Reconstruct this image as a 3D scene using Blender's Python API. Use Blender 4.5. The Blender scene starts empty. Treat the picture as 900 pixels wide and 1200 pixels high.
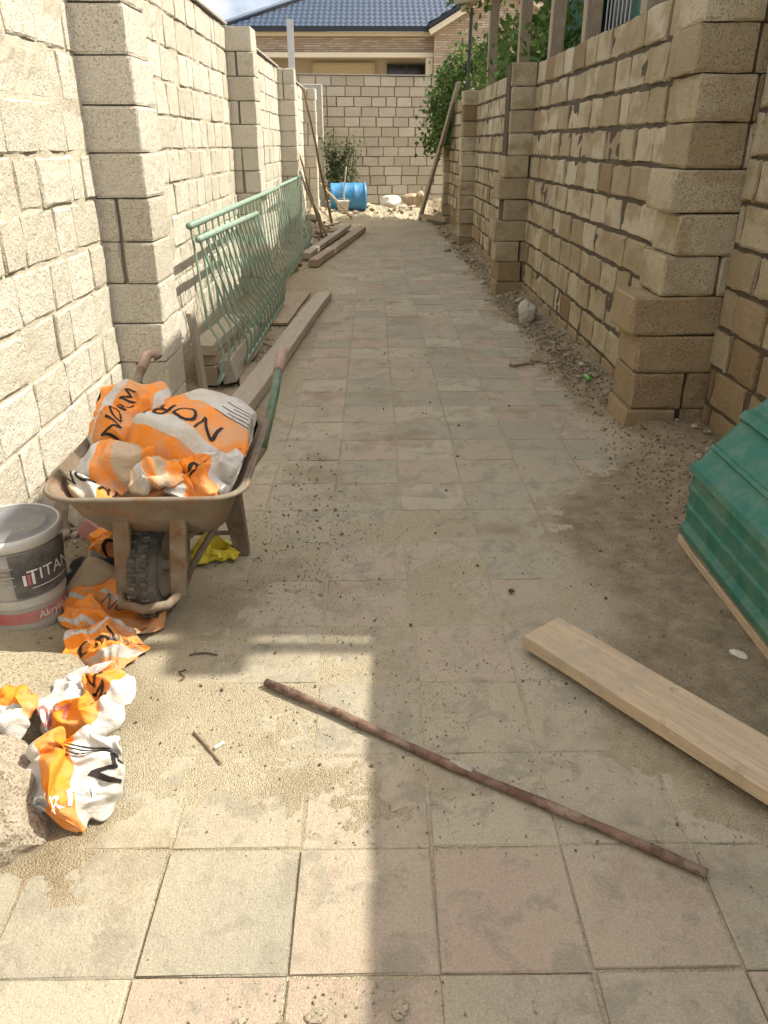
import bpy, bmesh, math, random
from mathutils import Vector, Matrix, noise, Euler
R = math.radians
SC = bpy.context.scene
COL = SC.collection

# ------------------------------------------------------------------ camera, sky, sun, exposure
cam = bpy.data.cameras.new('camera'); cam_o = bpy.data.objects.new('camera', cam); COL.objects.link(cam_o)
cam.sensor_fit = 'HORIZONTAL'; cam.sensor_width = 36; cam.lens = 36.0
cam.clip_start = 0.05; cam.clip_end = 1000
CAMP = Vector((0, 0, 1.5))
cam_o.location = CAMP
cam_o.rotation_euler = (R(90 - 25.64), 0, R(-0.86))
SC.camera = cam_o

SUN_EL, SUN_AZ = R(50), R(8)          # azimuth measured from +X towards +Y
W = bpy.data.worlds.new('World'); SC.world = W; W.use_nodes = True
nt = W.node_tree; nt.nodes.clear()
wo = nt.nodes.new('ShaderNodeOutputWorld'); bg = nt.nodes.new('ShaderNodeBackground')
sky = nt.nodes.new('ShaderNodeTexSky'); sky.sky_type = 'NISHITA'; sky.sun_disc = False
sky.sun_elevation = SUN_EL; sky.sun_rotation = R(90) - SUN_AZ
sky.air_density = 0.75; sky.dust_density = 5.0; sky.ozone_density = 1.0
tc = nt.nodes.new('ShaderNodeTexCoord'); nz = nt.nodes.new('ShaderNodeTexNoise')
nz.inputs['Scale'].default_value = 3.2; nz.inputs['Detail'].default_value = 7; nz.inputs['Roughness'].default_value = .55
cr = nt.nodes.new('ShaderNodeValToRGB'); cr.color_ramp.elements[0].position = .43; cr.color_ramp.elements[1].position = .64
mx = nt.nodes.new('ShaderNodeMixRGB'); mx.inputs[2].default_value = (7.8, 7.5, 7.0, 1)
nt.links.new(tc.outputs['Generated'], nz.inputs['Vector']); nt.links.new(nz.outputs['Fac'], cr.inputs['Fac'])
nt.links.new(cr.outputs['Color'], mx.inputs[0]); nt.links.new(sky.outputs[0], mx.inputs[1])
nt.links.new(mx.outputs[0], bg.inputs['Color']); bg.inputs['Strength'].default_value = 0.125
nt.links.new(bg.outputs[0], wo.inputs[0])

sd = bpy.data.lights.new('sun', 'SUN'); sd.energy = 3.3; sd.angle = R(0.53); sd.color = (1, .945, .83)
so = bpy.data.objects.new('sun', sd); COL.objects.link(so)
sv = Vector((math.cos(SUN_EL) * math.cos(SUN_AZ), math.cos(SUN_EL) * math.sin(SUN_AZ), math.sin(SUN_EL)))
so.rotation_euler = sv.to_track_quat('Z', 'Y').to_euler(); so.location = sv * 30
SC.view_settings.view_transform = 'Standard'; SC.view_settings.look = 'None'
SC.view_settings.exposure = 1.17; SC.view_settings.gamma = 1
SC.view_settings.use_curve_mapping = False
SC.render.engine = 'CYCLES'
SC.cycles.max_bounces = 7; SC.cycles.diffuse_bounces = 5

# ------------------------------------------------------------------ helpers
def nse(x, y, z=0.0): return noise.noise(Vector((x, y, z)))
def fbm(x, y, z=0.0, o=4): return noise.fractal(Vector((x, y, z)), 0.9, 2.0, o)
def sstep(a, b, x):
    t = max(0.0, min(1.0, (x - a) / (b - a))); return t * t * (3 - 2 * t)

def props(o, label=None, cat=None, group=None, kind=None):
    if label: o['label'] = label
    if cat: o['category'] = cat
    if group: o['group'] = group
    if kind: o['kind'] = kind
    return o

def empty(name, loc=(0, 0, 0), rz=0, label=None, cat=None, group=None):
    o = bpy.data.objects.new(name, None); COL.objects.link(o)
    o.location = loc; o.rotation_euler = (0, 0, rz); o.empty_display_size = .1
    return props(o, label, cat, group)

class MB:
    """collects geometry, then links it as one mesh object"""
    def __init__(s): s.v = []; s.f = []; s.fm = []; s.m = 0; s.uv = None
    def add(s, vs, fs):
        b = len(s.v); s.v += [tuple(v) for v in vs]
        for f in fs: s.f.append(tuple(i + b for i in f)); s.fm.append(s.m)
    def box(s, c, d, M=None, ch=0.0):
        x, y, z = d[0] / 2, d[1] / 2, d[2] / 2; c = Vector(c)
        if ch <= 0:
            vs = [Vector((sx * x, sy * y, sz * z)) for sz in (-1, 1) for sy in (-1, 1) for sx in (-1, 1)]
            fs = [(0, 2, 3, 1), (4, 5, 7, 6), (0, 1, 5, 4), (2, 6, 7, 3), (0, 4, 6, 2), (1, 3, 7, 5)]
        else:
            bm = bmesh.new(); bmesh.ops.create_cube(bm, size=1)
            for v in bm.verts: v.co = Vector((v.co.x * d[0], v.co.y * d[1], v.co.z * d[2]))
            bmesh.ops.bevel(bm, geom=bm.edges[:], offset=ch, segments=1, affect='EDGES')
            bm.verts.index_update(); vs = [v.co.copy() for v in bm.verts]; fs = [[v.index for v in f.verts] for f in bm.faces]; bm.free()
        vs = [c + (M @ v if M else v) for v in vs]
        s.add(vs, fs); return s
    def tube(s, pts, r, n=8, cap=True):
        pts = [Vector(p) for p in pts]; rs = r if isinstance(r, (list, tuple)) else [r] * len(pts)
        vs = []; fs = []; up = None
        for i, p in enumerate(pts):
            t = (pts[min(i + 1, len(pts) - 1)] - pts[max(i - 1, 0)]).normalized()
            if up is None: up = t.orthogonal().normalized()
            up = (up - t * up.dot(t)).normalized(); w = t.cross(up)
            for k in range(n):
                a = 2 * math.pi * k / n; vs.append(p + (up * math.cos(a) + w * math.sin(a)) * rs[i])
        for i in range(len(pts) - 1):
            for k in range(n):
                fs.append((i * n + k, i * n + (k + 1) % n, (i + 1) * n + (k + 1) % n, (i + 1) * n + k))
        if cap:
            fs.append(tuple(reversed(range(n)))); fs.append(tuple(range((len(pts) - 1) * n, len(pts) * n)))
        s.add(vs, fs); return s
    def lathe(s, prof, n=32, M=None, closed=False):
        vs = []; fs = []
        for (r, z) in prof:
            for k in range(n):
                a = 2 * math.pi * k / n; v = Vector((r * math.cos(a), r * math.sin(a), z)); vs.append(M @ v if M else v)
        m = len(prof)
        for i in range(m if closed else m - 1):
            j = (i + 1) % m
            for k in range(n): fs.append((i * n + k, i * n + (k + 1) % n, j * n + (k + 1) % n, j * n + k))
        if not closed:
            fs.append(tuple(reversed(range(n)))); fs.append(tuple(range((m - 1) * n, m * n)))
        s.add(vs, fs); return s
    def grid(s, fn, nu, nv, close_u=False):
        vs = [fn(i / nu, j / nv) for j in range(nv + 1) for i in range(nu + (0 if close_u else 1))]
        k = nu if close_u else nu + 1; fs = []
        for j in range(nv):
            for i in range(nu): fs.append((j * k + i, j * k + (i + 1) % k, (j + 1) * k + (i + 1) % k, (j + 1) * k + i))
        s.add(vs, fs); return s
    def mesh(s, name, mats, smooth=False):
        me = bpy.data.meshes.new(name); me.from_pydata(s.v, [], s.f)
        for m in (mats if isinstance(mats, (list, tuple)) else [mats]): me.materials.append(m)
        if any(s.fm): me.polygons.foreach_set('material_index', s.fm)
        if smooth: me.polygons.foreach_set('use_smooth', [True] * len(s.f))
        me.update(); return me
    def build(s, name, mats, parent=None, smooth=False, M=None):
        return link(name, s.mesh(name, mats, smooth), parent, M)

def link(name, me, parent=None, M=None):
    o = bpy.data.objects.new(name, me); COL.objects.link(o)
    if parent is not None: o.parent = parent
    if M is not None: o.matrix_basis = M
    return o

def frame(o, x, y, z):
    M = Matrix.Identity(4)
    for i in range(3):
        M[i][0] = x[i]; M[i][1] = y[i]; M[i][2] = z[i]; M[i][3] = o[i]
    return M
def TR(loc, rot=(0, 0, 0)): return Matrix.Translation(Vector(loc)) @ Euler(rot).to_matrix().to_4x4()
def along(a, b, roll=0.0):
    """matrix whose X axis runs from a to b, origin at a, Z as near up as possible"""
    a = Vector(a); b = Vector(b); x = (b - a).normalized(); up = Vector((0, 0, 1))
    if abs(x.z) > .98: up = Vector((1, 0, 0))
    y = up.cross(x).normalized(); z = x.cross(y)
    return frame(a, x, y, z) @ Matrix.Rotation(roll, 4, 'X')

# ------------------------------------------------------------------ materials
MT = {}
class NT:
    def __init__(s, name, rough=.9, spec=.2):
        m = bpy.data.materials.new(name); m.use_nodes = True; s.m = m; s.t = m.node_tree; MT[name] = m
        s.b = s.t.nodes['Principled BSDF']; s.b.inputs['Roughness'].default_value = rough
        s.b.inputs['Specular IOR Level'].default_value = spec; s._c = {}
    def n(s, ty, **kw):
        x = s.t.nodes.new(ty)
        for k, v in kw.items(): setattr(x, k, v)
        return x
    def l(s, a, b): s.t.links.new(a, b)
    def co(s, which='Object'):
        if which == 'Position':
            if 'g' not in s._c: s._c['g'] = s.n('ShaderNodeNewGeometry')
            return s._c['g'].outputs['Position']
        if 't' not in s._c: s._c['t'] = s.n('ShaderNodeTexCoord')
        return s._c['t'].outputs[which]
    def scaled(s, v, sc, off=None):
        x = s.n('ShaderNodeMapping'); s.l(v, x.inputs['Vector']); x.inputs['Scale'].default_value = sc
        if off is not None: s.l(off, x.inputs['Location'])
        return x.outputs[0]
    def noise(s, v, sc, det=4, rough=.55, dist=0):
        x = s.n('ShaderNodeTexNoise'); s.l(v, x.inputs['Vector']); x.inputs['Scale'].default_value = sc
        x.inputs['Detail'].default_value = det; x.inputs['Roughness'].default_value = rough; x.inputs['Distortion'].default_value = dist
        return x.outputs['Fac']
    def vor(s, v, sc, feat='F1', out='Distance'):
        x = s.n('ShaderNodeTexVoronoi'); x.feature = feat; s.l(v, x.inputs['Vector']); x.inputs['Scale'].default_value = sc
        return x.outputs[out]
    def ramp(s, f, stops, interp='LINEAR'):
        x = s.n('ShaderNodeValToRGB'); s.l(f, x.inputs['Fac']); e = x.color_ramp.elements; x.color_ramp.interpolation = interp
        while len(e) < len(stops): e.new(.5)
        for i, (p, c) in enumerate(stops):
            e[i].position = p; e[i].color = (c, c, c, 1) if isinstance(c, (int, float)) else (*c, 1)
        return x.outputs['Color']
    def mix(s, f, a, b, mode='MIX'):
        x = s.n('ShaderNodeMixRGB', blend_type=mode)
        for i, q in enumerate((f, a, b)):
            if isinstance(q, (int, float)): x.inputs[i].default_value = q if i == 0 else (q, q, q, 1)
            elif isinstance(q, tuple): x.inputs[i].default_value = (*q, 1)
            else: s.l(q, x.inputs[i])
        return x.outputs[0]
    def math(s, op, a, b=0.0):
        x = s.n('ShaderNodeMath', operation=op)
        for i, q in enumerate((a, b)):
            if isinstance(q, (int, float)): x.inputs[i].default_value = q
            else: s.l(q, x.inputs[i])
        return x.outputs[0]
    def rand(s):
        oi = s.n('ShaderNodeObjectInfo'); g = s.n('ShaderNodeNewGeometry')
        return s.math('FRACT', s.math('ADD', oi.outputs['Random'], g.outputs['Random Per Island']))
    def col(s, c):
        if isinstance(c, tuple): s.b.inputs['Base Color'].default_value = (*c, 1)
        else: s.l(c, s.b.inputs['Base Color'])
        return s
    def bump(s, h, dist=.01, st=1.0):
        x = s.n('ShaderNodeBump'); x.inputs['Distance'].default_value = dist; x.inputs['Strength'].default_value = st
        s.l(h, x.inputs['Height']); s.l(x.outputs[0], s.b.inputs['Normal']); return s

def stone_mat(name, dark, mid, light, pit=.5, patch=None):
    t = NT(name, .95, .1); p = t.co('Position'); r = t.rand()
    base = t.ramp(r, [(0, dark), (.45, mid), (1, light)])
    base = t.mix(t.ramp(t.noise(p, 7, 5), [(.35, 0), (.7, .55)]), base, t.mix(.55, base, dark))
    grain = t.noise(p, 120, 4, .7); base = t.mix(.6, base, t.ramp(grain, [(.25, .55), (.75, 1.3)]), 'MULTIPLY')
    pits = t.ramp(t.noise(p, 150, 4, .62), [(.33, 0), (.42, 1)])
    base = t.mix(t.math('MULTIPLY', t.math('SUBTRACT', 1.0, pits), pit), base, tuple(c * .45 for c in dark))
    if patch:
        base = t.mix(t.ramp(t.noise(t.scaled(p, (1, 1, 1.6)), 2.6, 4, .6), [(.47, 0), (.6, .8)]), base, patch)
    t.col(base)
    h = t.math('ADD', t.math('MULTIPLY', pits, 1.0), t.math('ADD', t.math('MULTIPLY', grain, .7), t.math('MULTIPLY', t.noise(p, 16, 6, .68), 2.2)))
    t.bump(h, .010, .9); return t.m
stone_mat('limestone_pale', (.57, .515, .40), (.65, .595, .475), (.71, .66, .545), .15)
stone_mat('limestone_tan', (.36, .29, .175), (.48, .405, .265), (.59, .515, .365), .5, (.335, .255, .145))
stone_mat('limestone_rust', (.24, .165, .085), (.315, .23, .13), (.40, .305, .18), .5)
stone_mat('limestone_end', (.45, .385, .285), (.54, .47, .355), (.60, .535, .415), .25)
stone_mat('rubble_stone', (.26, .215, .155), (.36, .305, .22), (.46, .40, .31), .35)

def mortar(name, c):
    t = NT(name, .98, .05); p = t.co('Position'); n1 = t.noise(p, 14, 6, .65); n2 = t.noise(p, 110, 3, .7)
    t.col(t.mix(n1, tuple(x * .72 for x in c), tuple(x * 1.2 for x in c)))
    t.bump(t.math('ADD', n1, t.math('MULTIPLY', n2, .5)), .014); return t.m
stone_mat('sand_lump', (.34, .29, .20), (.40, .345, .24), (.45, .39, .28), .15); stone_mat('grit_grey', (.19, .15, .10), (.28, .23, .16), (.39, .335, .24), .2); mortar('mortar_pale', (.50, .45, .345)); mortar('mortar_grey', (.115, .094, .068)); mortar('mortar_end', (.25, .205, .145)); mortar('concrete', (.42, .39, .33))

# paving tile
t = NT('paving_tile', .92, .15); p = t.co('Position'); r = t.rand()
c = t.ramp(r, [(0, (.40, .35, .26)), (.18, (.345, .318, .242)), (.34, (.44, .39, .29)), (.5, (.42, .345, .26)), (.62, (.39, .34, .247)), (.76, (.355, .323, .244)), (.9, (.425, .335, .256))], 'CONSTANT')
DUST = (.45, .395, .285)
sp_ = t.n('ShaderNodeSeparateXYZ'); t.l(p, sp_.inputs[0])
def zone(v, a, b):
    x = t.n('ShaderNodeMapRange'); x.interpolation_type = 'SMOOTHSTEP'; t.l(v, x.inputs[0]); x.inputs[1].default_value = a; x.inputs[2].default_value = b; return x.outputs[0]
yj = t.math('ADD', sp_.outputs[1], t.math('MULTIPLY', t.noise(p, 3, 5, .65), .9))
zn = t.math('MULTIPLY', zone(yj, 1.45, 1.95), zone(yj, 5.2, 3.2))
c = t.mix(t.math('MULTIPLY', zn, t.ramp(t.noise(p, 16, 6, .7), [(.3, .15), (.6, .75)])), c, DUST)
c = t.mix(t.ramp(t.noise(p, 3.1, 7, .68), [(.45, 0), (.68, .5)]), c, DUST)
c = t.mix(t.ramp(t.noise(p, 8, 7, .7, .5), [(.51, 0), (.60, .7)]), c, (.29, .262, .20))
c = t.mix(t.ramp(t.noise(p, 5.5, 7, .7, .3), [(.60, 0), (.68, .40)]), c, (.37, .255, .20))
c = t.mix(t.ramp(t.noise(p, 1.9, 6, .66), [(.53, 0), (.66, .75)]), c, (.27, .215, .14))
c = t.mix(t.ramp(t.noise(p, 46, 4, .7), [(.63, 0), (.68, .55)]), c, (.19, .165, .13))
g = t.noise(p, 210, 3, .75); c = t.mix(.6, c, t.ramp(g, [(.3, .55), (.7, 1.18)]), 'MULTIPLY')
t.col(c); t.bump(t.math('ADD', g, t.math('MULTIPLY', t.noise(p, 34, 6, .72), 2.0)), .0038)

# sand bed with soil (attribute written per vertex: how much of it is brown soil)
t = NT('sand_soil', .98, .06); p = t.co('Position'); at = t.n('ShaderNodeAttribute', attribute_name='soil')
sand = t.mix(t.noise(p, 5, 6, .6), (.43, .37, .255), (.505, .44, .31))
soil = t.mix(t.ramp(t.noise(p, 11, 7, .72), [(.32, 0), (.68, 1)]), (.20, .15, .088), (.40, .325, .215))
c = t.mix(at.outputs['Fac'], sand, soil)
spk = t.vor(p, 260); c = t.mix(.75, c, t.ramp(t.noise(p, 330, 2, .8), [(.3, .45), (.52, 1.0), (.72, 1.5)]), 'MULTIPLY')
c = t.mix(t.ramp(t.noise(p, 120, 3, .6), [(.66, 0), (.7, .6)]), c, (.17, .15, .12))
t.col(c)
t.bump(t.math('ADD', t.math('MULTIPLY', spk, -.9), t.math('ADD', t.noise(p, 150, 4, .7), t.math('MULTIPLY', t.noise(p, 22, 5, .6), .7))), .006)

t = NT('ground_dirt', .98, .05); p = t.co('Position'); n1 = t.noise(p, 1.2, 8, .65)
t.col(t.mix(n1, (.22, .17, .10), (.36, .29, .19))); t.bump(t.noise(p, 15, 6, .7), .03)

def wood(name, a, b, c2=None, dirt=.5):
    t = NT(name, .85, .2); o = t.co('Object'); r = t.n('ShaderNodeObjectInfo').outputs['Random']
    off = t.n('ShaderNodeCombineXYZ'); t.l(t.math('MULTIPLY', r, 37), off.inputs[0]); t.l(t.math('MULTIPLY', r, 11), off.inputs[1])
    v = t.scaled(o, (1.3, 22, 22), off.outputs[0]); n1 = t.noise(v, 2.2, 6, .6, .8)
    col = t.mix(n1, a, b); fine = t.noise(t.scaled(o, (6, 160, 160)), 1, 3, .6)
    col = t.mix(.45, col, t.ramp(fine, [(.3, .6), (.7, 1.2)]), 'MULTIPLY')
    kn = t.ramp(t.vor(t.scaled(o, (3.2, 9, 9), off.outputs[0]), 1), [(.05, 1), (.12, 0)])
    col = t.mix(t.math('MULTIPLY', kn, .7), col, tuple(x * .4 for x in a))
    if c2: col = t.mix(t.ramp(t.noise(o, 9, 6, .65), [(.5, 0), (.66, dirt)]), col, c2)
    col = t.mix(t.ramp(t.noise(o, 26, 5, .7), [(.60, 0), (.68, .55)]), col, tuple(x * .5 for x in a))
    t.col(col); t.bump(t.math('ADD', n1, t.math('MULTIPLY', fine, .5)), .003); return t.m
wood('wood_fresh', (.40, .30, .19), (.55, .44, .30), (.36, .30, .22), .75)
wood('wood_grey', (.30, .255, .19), (.45, .395, .305), (.37, .315, .225), .5)
wood('wood_brown', (.25, .19, .13), (.37, .295, .205), (.38, .31, .21), .6)
wood('stick_bark', (.17, .115, .07), (.28, .205, .13), (.33, .27, .19), .5)

def metal_paint(name, base, rust=(.16, .075, .035), lo=.55, hi=.66, dust=(.36, .30, .21), dk=.4, rough=.5, sc=16):
    t = NT(name, rough, .4); p = t.co('Object'); n1 = t.noise(p, sc, 6, .65, .3)
    c = t.mix(t.noise(p, 5, 4), tuple(x * .78 for x in base), tuple(min(1, x * 1.18) for x in base))
    c = t.mix(t.ramp(t.noise(p, 7, 6, .7), [(.42, 0), (.68, dk)]), c, dust)
    m = t.ramp(n1, [(lo, 0), (hi, 1)]); c = t.mix(m, c, t.mix(t.noise(p, 50, 3), tuple(x * .6 for x in rust), tuple(x * 1.6 for x in rust)))
    t.col(c); t.l(t.ramp(n1, [(lo - .1, rough), (hi, .9)]), t.b.inputs['Roughness'])
    t.bump(t.math('ADD', n1, t.math('MULTIPLY', t.noise(p, 120, 3), .4)), .0025); return t.m
metal_paint('green_rail', (.225, .34, .26), lo=.60, hi=.72, dk=.35)
metal_paint('green_sheet', (.022, .135, .095), (.13, .08, .045), .64, .73, (.13, .20, .14), .75, .65, 7)
metal_paint('green_handle', (.035, .115, .065), lo=.6, hi=.7, dk=.5)
metal_paint('barrow_steel', (.155, .118, .08), (.14, .082, .045), .46, .62, (.28, .235, .165), .7, .75, 12)
metal_paint('barrow_tray', (.145, .12, .088), (.17, .105, .06), .48, .62, (.25, .21, .15), .6, .8, 10)
metal_paint('rusty_pipe', (.15, .085, .06), (.085, .05, .035), .46, .6, (.36, .29, .21), .55, .85, 26)
metal_paint('grip_rubber', (.33, .215, .165), (.3, .2, .15), .7, .8, (.4, .32, .24), .5, .85)
metal_paint('tyre_rubber', (.045, .043, .04), (.09, .08, .065), .5, .64, (.25, .21, .155), .75, .9, 20)
metal_paint('rim_steel', (.30, .27, .21), (.18, .11, .07), .55, .66, (.38, .32, .23), .6, .7)
metal_paint('drum_blue', (.025, .20, .44), (.10, .14, .15), .68, .78, (.22, .33, .38), .45, .45, 6)
metal_paint('galvanised', (.55, .56, .54), (.3, .25, .2), .66, .8, (.45, .42, .36), .3, .5)
metal_paint('dark_frame', (.04, .045, .05), dk=.2)
metal_paint('lid_grey', (.15, .155, .16), (.3, .28, .25), .66, .72, (.26, .245, .215), .6, .55)
metal_paint('bucket_white', (.38, .375, .35), (.30, .26, .20), .62, .78, (.40, .35, .27), .6, .5)
metal_paint('plastic_white', (.62, .60, .54), (.36, .31, .23), .62, .76, (.48, .42, .32), .6, .6)
metal_paint('cabin_green', (.015, .105, .06), (.05, .05, .03), .7, .8, (.04, .10, .06), .3, .55, 3)
metal_paint('rim_silver', (.50, .50, .47), (.30, .27, .22), .64, .76, (.42, .38, .3), .55, .35)

def plain(name, c, rough=.8, spec=.2, var=.3, sc=20, bmp=.002):
    t = NT(name, rough, spec); p = t.co('Object'); n1 = t.noise(p, sc, 5, .6)
    t.col(t.mix(n1, tuple(x * (1 - var) for x in c), tuple(min(1, x * (1 + var)) for x in c))); t.bump(n1, bmp); return t.m
plain('render_beige', (.60, .545, .44), .9, .1, .06, 3); plain('render_cream', (.70, .63, .48), .85, .1, .05, 3)
plain('fascia_navy', (.018, .024, .036), .45, .4, .1); plain('window_dark', (.02, .024, .03), .12, .5, .2)
plain('ink_black', (.022, .018, .016), .6, .2, .4, 30); plain('ink_white', (.72, .70, .66), .6, .2, .15, 30)
metal_paint('label_dark', (.075, .075, .075), (.2, .19, .165), .58, .7, (.30, .275, .23), .6, .7, 12); metal_paint('label_red', (.46, .12, .12), (.38, .28, .24), .56, .68, (.42, .33, .27), .6, .7, 14)
plain('rag_black', (.035, .036, .04), .85, .2, .5, 14, .006); plain('cardboard', (.38, .29, .19), .9, .1, .2, 14)
plain('yellow_plastic', (.52, .42, .03), .4, .4, .35, 14); plain('pink_tile', (.46, .22, .19), .9, .1, .2, 20)
plain('bark', (.14, .10, .065), .95, .05, .4, 12, .01); plain('bottle_green', (.10, .34, .06), .3, .5, .3)
plain('tube_white', (.62, .62, .66), .4, .4, .12); plain('tube_purple', (.05, .035, .16), .4, .4, .2); plain('butt_white', (.78, .76, .70), .8, .1, .1)
plain('wire_dark', (.10, .075, .055), .8, .2, .4); plain('clothgreen', (.22, .42, .30), .6, .3, .3, 12)
t = NT('stone_cladding', .9, .1); p = t.co('Object'); br = t.n('ShaderNodeTexBrick'); t.l(t.scaled(p, (1, 1, 1)), br.inputs['Vector'])
mp = t.n('ShaderNodeMapping'); t.l(p, mp.inputs[0]); mp.inputs['Rotation'].default_value = (R(90), 0, 0); t.l(mp.outputs[0], br.inputs['Vector'])
br.inputs['Scale'].default_value = 1; br.inputs['Brick Width'].default_value = .28; br.inputs['Row Height'].default_value = .07; br.inputs['Mortar Size'].default_value = .006
br.inputs['Color1'].default_value = (.33, .27, .20, 1); br.inputs['Color2'].default_value = (.52, .45, .36, 1); br.inputs['Mortar'].default_value = (.2, .16, .12, 1)
c = t.mix(t.ramp(t.noise(t.scaled(p, (3, 3, 13)), 1, 4, .6), [(.4, 0), (.65, .75)]), br.outputs['Color'], (.36, .25, .16)); t.col(c); t.bump(br.outputs['Fac'], .02)
t = NT('roof_blue', .5, .3); p = t.co('Object'); t.col(t.mix(t.noise(p, 2.5, 4), (.025, .043, .075), (.04, .065, .105)))

def leafmat(name, a, b):
    t = NT(name, .6, .25); c = t.mix(t.rand(), a, b); t.col(c)
    t.b.inputs['Transmission Weight'].default_value = 0
    tr = t.n('ShaderNodeBsdfTranslucent'); t.l(c, tr.inputs['Color']); ms = t.n('ShaderNodeMixShader'); ms.inputs[0].default_value = .35
    out = t.t.nodes['Material Output']; t.l(t.b.outputs[0], ms.inputs[1]); t.l(tr.outputs[0], ms.inputs[2]); t.l(ms.outputs[0], out.inputs[0])
leafmat('leaf_vine', (.055, .115, .025), (.16, .245, .06)); leafmat('leaf_bush', (.05, .085, .03), (.13, .17, .065))

def bagmat(name, bands, axis=1, dirt=.55):
    """woven plastic sack: printed bands across the sheet, from its UV map"""
    t = NT(name, .72, .2); uv = t.n('ShaderNodeTexCoord').outputs['UV']; sp = t.n('ShaderNodeSeparateXYZ'); t.l(uv, sp.inputs[0])
    f = sp.outputs[axis]; o = t.co('Object')
    f = t.math('ADD', f, t.math('MULTIPLY', sp.outputs[1 - axis], .10))
    c = t.ramp(f, bands, 'CONSTANT')
    c = t.mix(t.ramp(t.noise(o, 9, 6, .65), [(.40, 0), (.62, dirt)]), c, (.40, .335, .24))
    c = t.mix(t.ramp(t.noise(o, 22, 5, .7), [(.62, 0), (.7, .5)]), c, (.12, .09, .07))
    t.col(c); t.bump(t.math('ADD', t.noise(o, 30, 5, .6, 1.2), t.math('MULTIPLY', t.noise(o, 80, 3), .3)), .004); return t.m
WHT = (.50, .485, .45); ORG = (.74, .235, .022); BRN = (.43, .33, .21)
bagmat('bag_main', [(0, ORG), (.05, WHT), (.13, WHT), (.335, ORG), (.60, WHT), (.72, ORG), (.92, WHT)], 1, .55)
bagmat('bag_orange', [(0, ORG), (.12, WHT), (.2, ORG), (.74, WHT), (.85, ORG)], 1, .5)
bagmat('bag_white', [(0, WHT), (.45, ORG), (.86, WHT)], 0, .5)
bagmat('bag_mixed', [(0, WHT), (.18, ORG), (.62, WHT)], 0, .4)
bagmat('bag_dirty', [(0, BRN), (.2, WHT), (.4, ORG), (.62, BRN), (.8, ORG)], 0, .7)
bagmat('bag_scrap', [(0, (.16, .36, .22)), (.12, WHT), (.7, ORG)], 1, .5)

# ------------------------------------------------------------------ projection used only to rank pieces by size in view
CI = cam_o.matrix_basis.inverted()
def view(p):
    q = CI @ Vector(p)
    if q.z > -.05: return None
    return (450 - 900 * q.x / q.z, 600 + 900 * q.y / q.z, -q.z)
def inview(p, m=60):
    q = view(p); return q is not None and -m < q[0] < 900 + m and -m < q[1] < 1200 + m

# ------------------------------------------------------------------ ground
g = MB(); g.add([(-250, -250, -.07), (250, -250, -.07), (250, 250, -.07), (-250, 250, -.07)], [(0, 1, 2, 3)])
props(g.build('ground', MT['ground_dirt']), kind='structure')

TX0, TY0, TP = .13, .985, .3075          # a joint crossing and the tile pitch
def right_face(y):                       # how far the right wall stands from the axis
    return 1.85 if y < 4.2 else 1.62 if y < 8.7 else 1.55
def bed_height(x, y):
    n = fbm(x * 2.1, y * 2.1, 3.3, 5); n2 = fbm(x * 9, y * 9, 7.1, 4)
    n3 = fbm(x * 27, y * 27, 1.7, 3) + .8 * nse(x * 52, y * 52, 2.2)
    h = -.0042 + .0020 * n + .0014 * n2 + .0016 * n3
    dust = sstep(1.28, 1.5, y + .05 * n2) * (1 - sstep(2.7, 4.0, y + .5 * n)) * (1 - .35 * sstep(.5, 1.0, x))
    h -= .003 * sstep(1.32, 1.2, y)
    h += .0030 * dust
    h += .0055 * sstep(-.5, -.72, x + .12 * n) * sstep(1.08, 1.22, y + .08 * n2)
    h += .006 * sstep(-.25, -1.0, x + .22 * n) * sstep(1.28, 1.6, y)
    h += .004 * sstep(5, 8, y) * sstep(.3, -.6, x + .3 * n)
    h += .004 * sstep(12, 15, y)
    e = 1.36 + .07 * n - .55 * sstep(3.9, 2.9, y) * sstep(1.0, 1.5, y)
    h += .010 * sstep(e - .25, e + .15, x + .12 * n2)
    h += (.075 + .03 * n) * sstep(1.3, 1.62, x) * (1 if y > 3.2 else sstep(2.2, 3.2, y))
    h += .010 * max(0, fbm(x * 20, y * 20, 9.9, 4)) * max(sstep(e, e + .25, x), sstep(-.85, -1.1, x) * sstep(2.2, 2.6, y))
    h += (.05 + .04 * n) * sstep(-1.0, -1.35, x) * sstep(1.6, 2.4, y)
    m = sstep(16.3, 17.6, y + .35 * n); h += m * (.10 + .09 * n + .07 * sstep(17.3, 19, y) + .05 * abs(n2))
    h += .05 * sstep(11.5, 13, y) * sstep(-.75, -1.1, x + .1 * n) * (1 + n)
    return h
def bed_soil(x, y):
    n = fbm(x * 1.7, y * 1.7, 11.3, 5)
    e = 1.36 - .13 * sstep(4.4, 5.2, y) - .5 * sstep(4.0, 3.0, y) * sstep(1.1, 1.5, y)
    s = sstep(e - .10, e + .10, x + .16 * n) * .9
    s = max(s, .8 * sstep(-.95, -1.2, x + .12 * n) * sstep(2.2, 2.7, y) * (1 - sstep(15.5, 17, y)))
    s = max(s, .5 * sstep(3.5, 6, y) * sstep(-.45, -.8, x + .2 * n) * (1 - sstep(15.5, 17, y)))
    s = max(s, .45 * sstep(.1, .45, n) * (1 - sstep(15.5, 17, y)))
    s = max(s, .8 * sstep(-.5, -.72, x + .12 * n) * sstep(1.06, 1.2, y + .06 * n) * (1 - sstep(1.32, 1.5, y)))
    return max(0, min(1, s))
xs = [-1.75 + .016 * i for i in range(int(3.75 / .016) + 1)]
ys = []; y = .2
while y < 20.6: ys.append(y); y += .014 if y < 4 else .045 if y < 9 else .09
vs = []; so_ = []
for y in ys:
    for x in xs: vs.append((x, y, bed_height(x, y))); so_.append(bed_soil(x, y))
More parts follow.
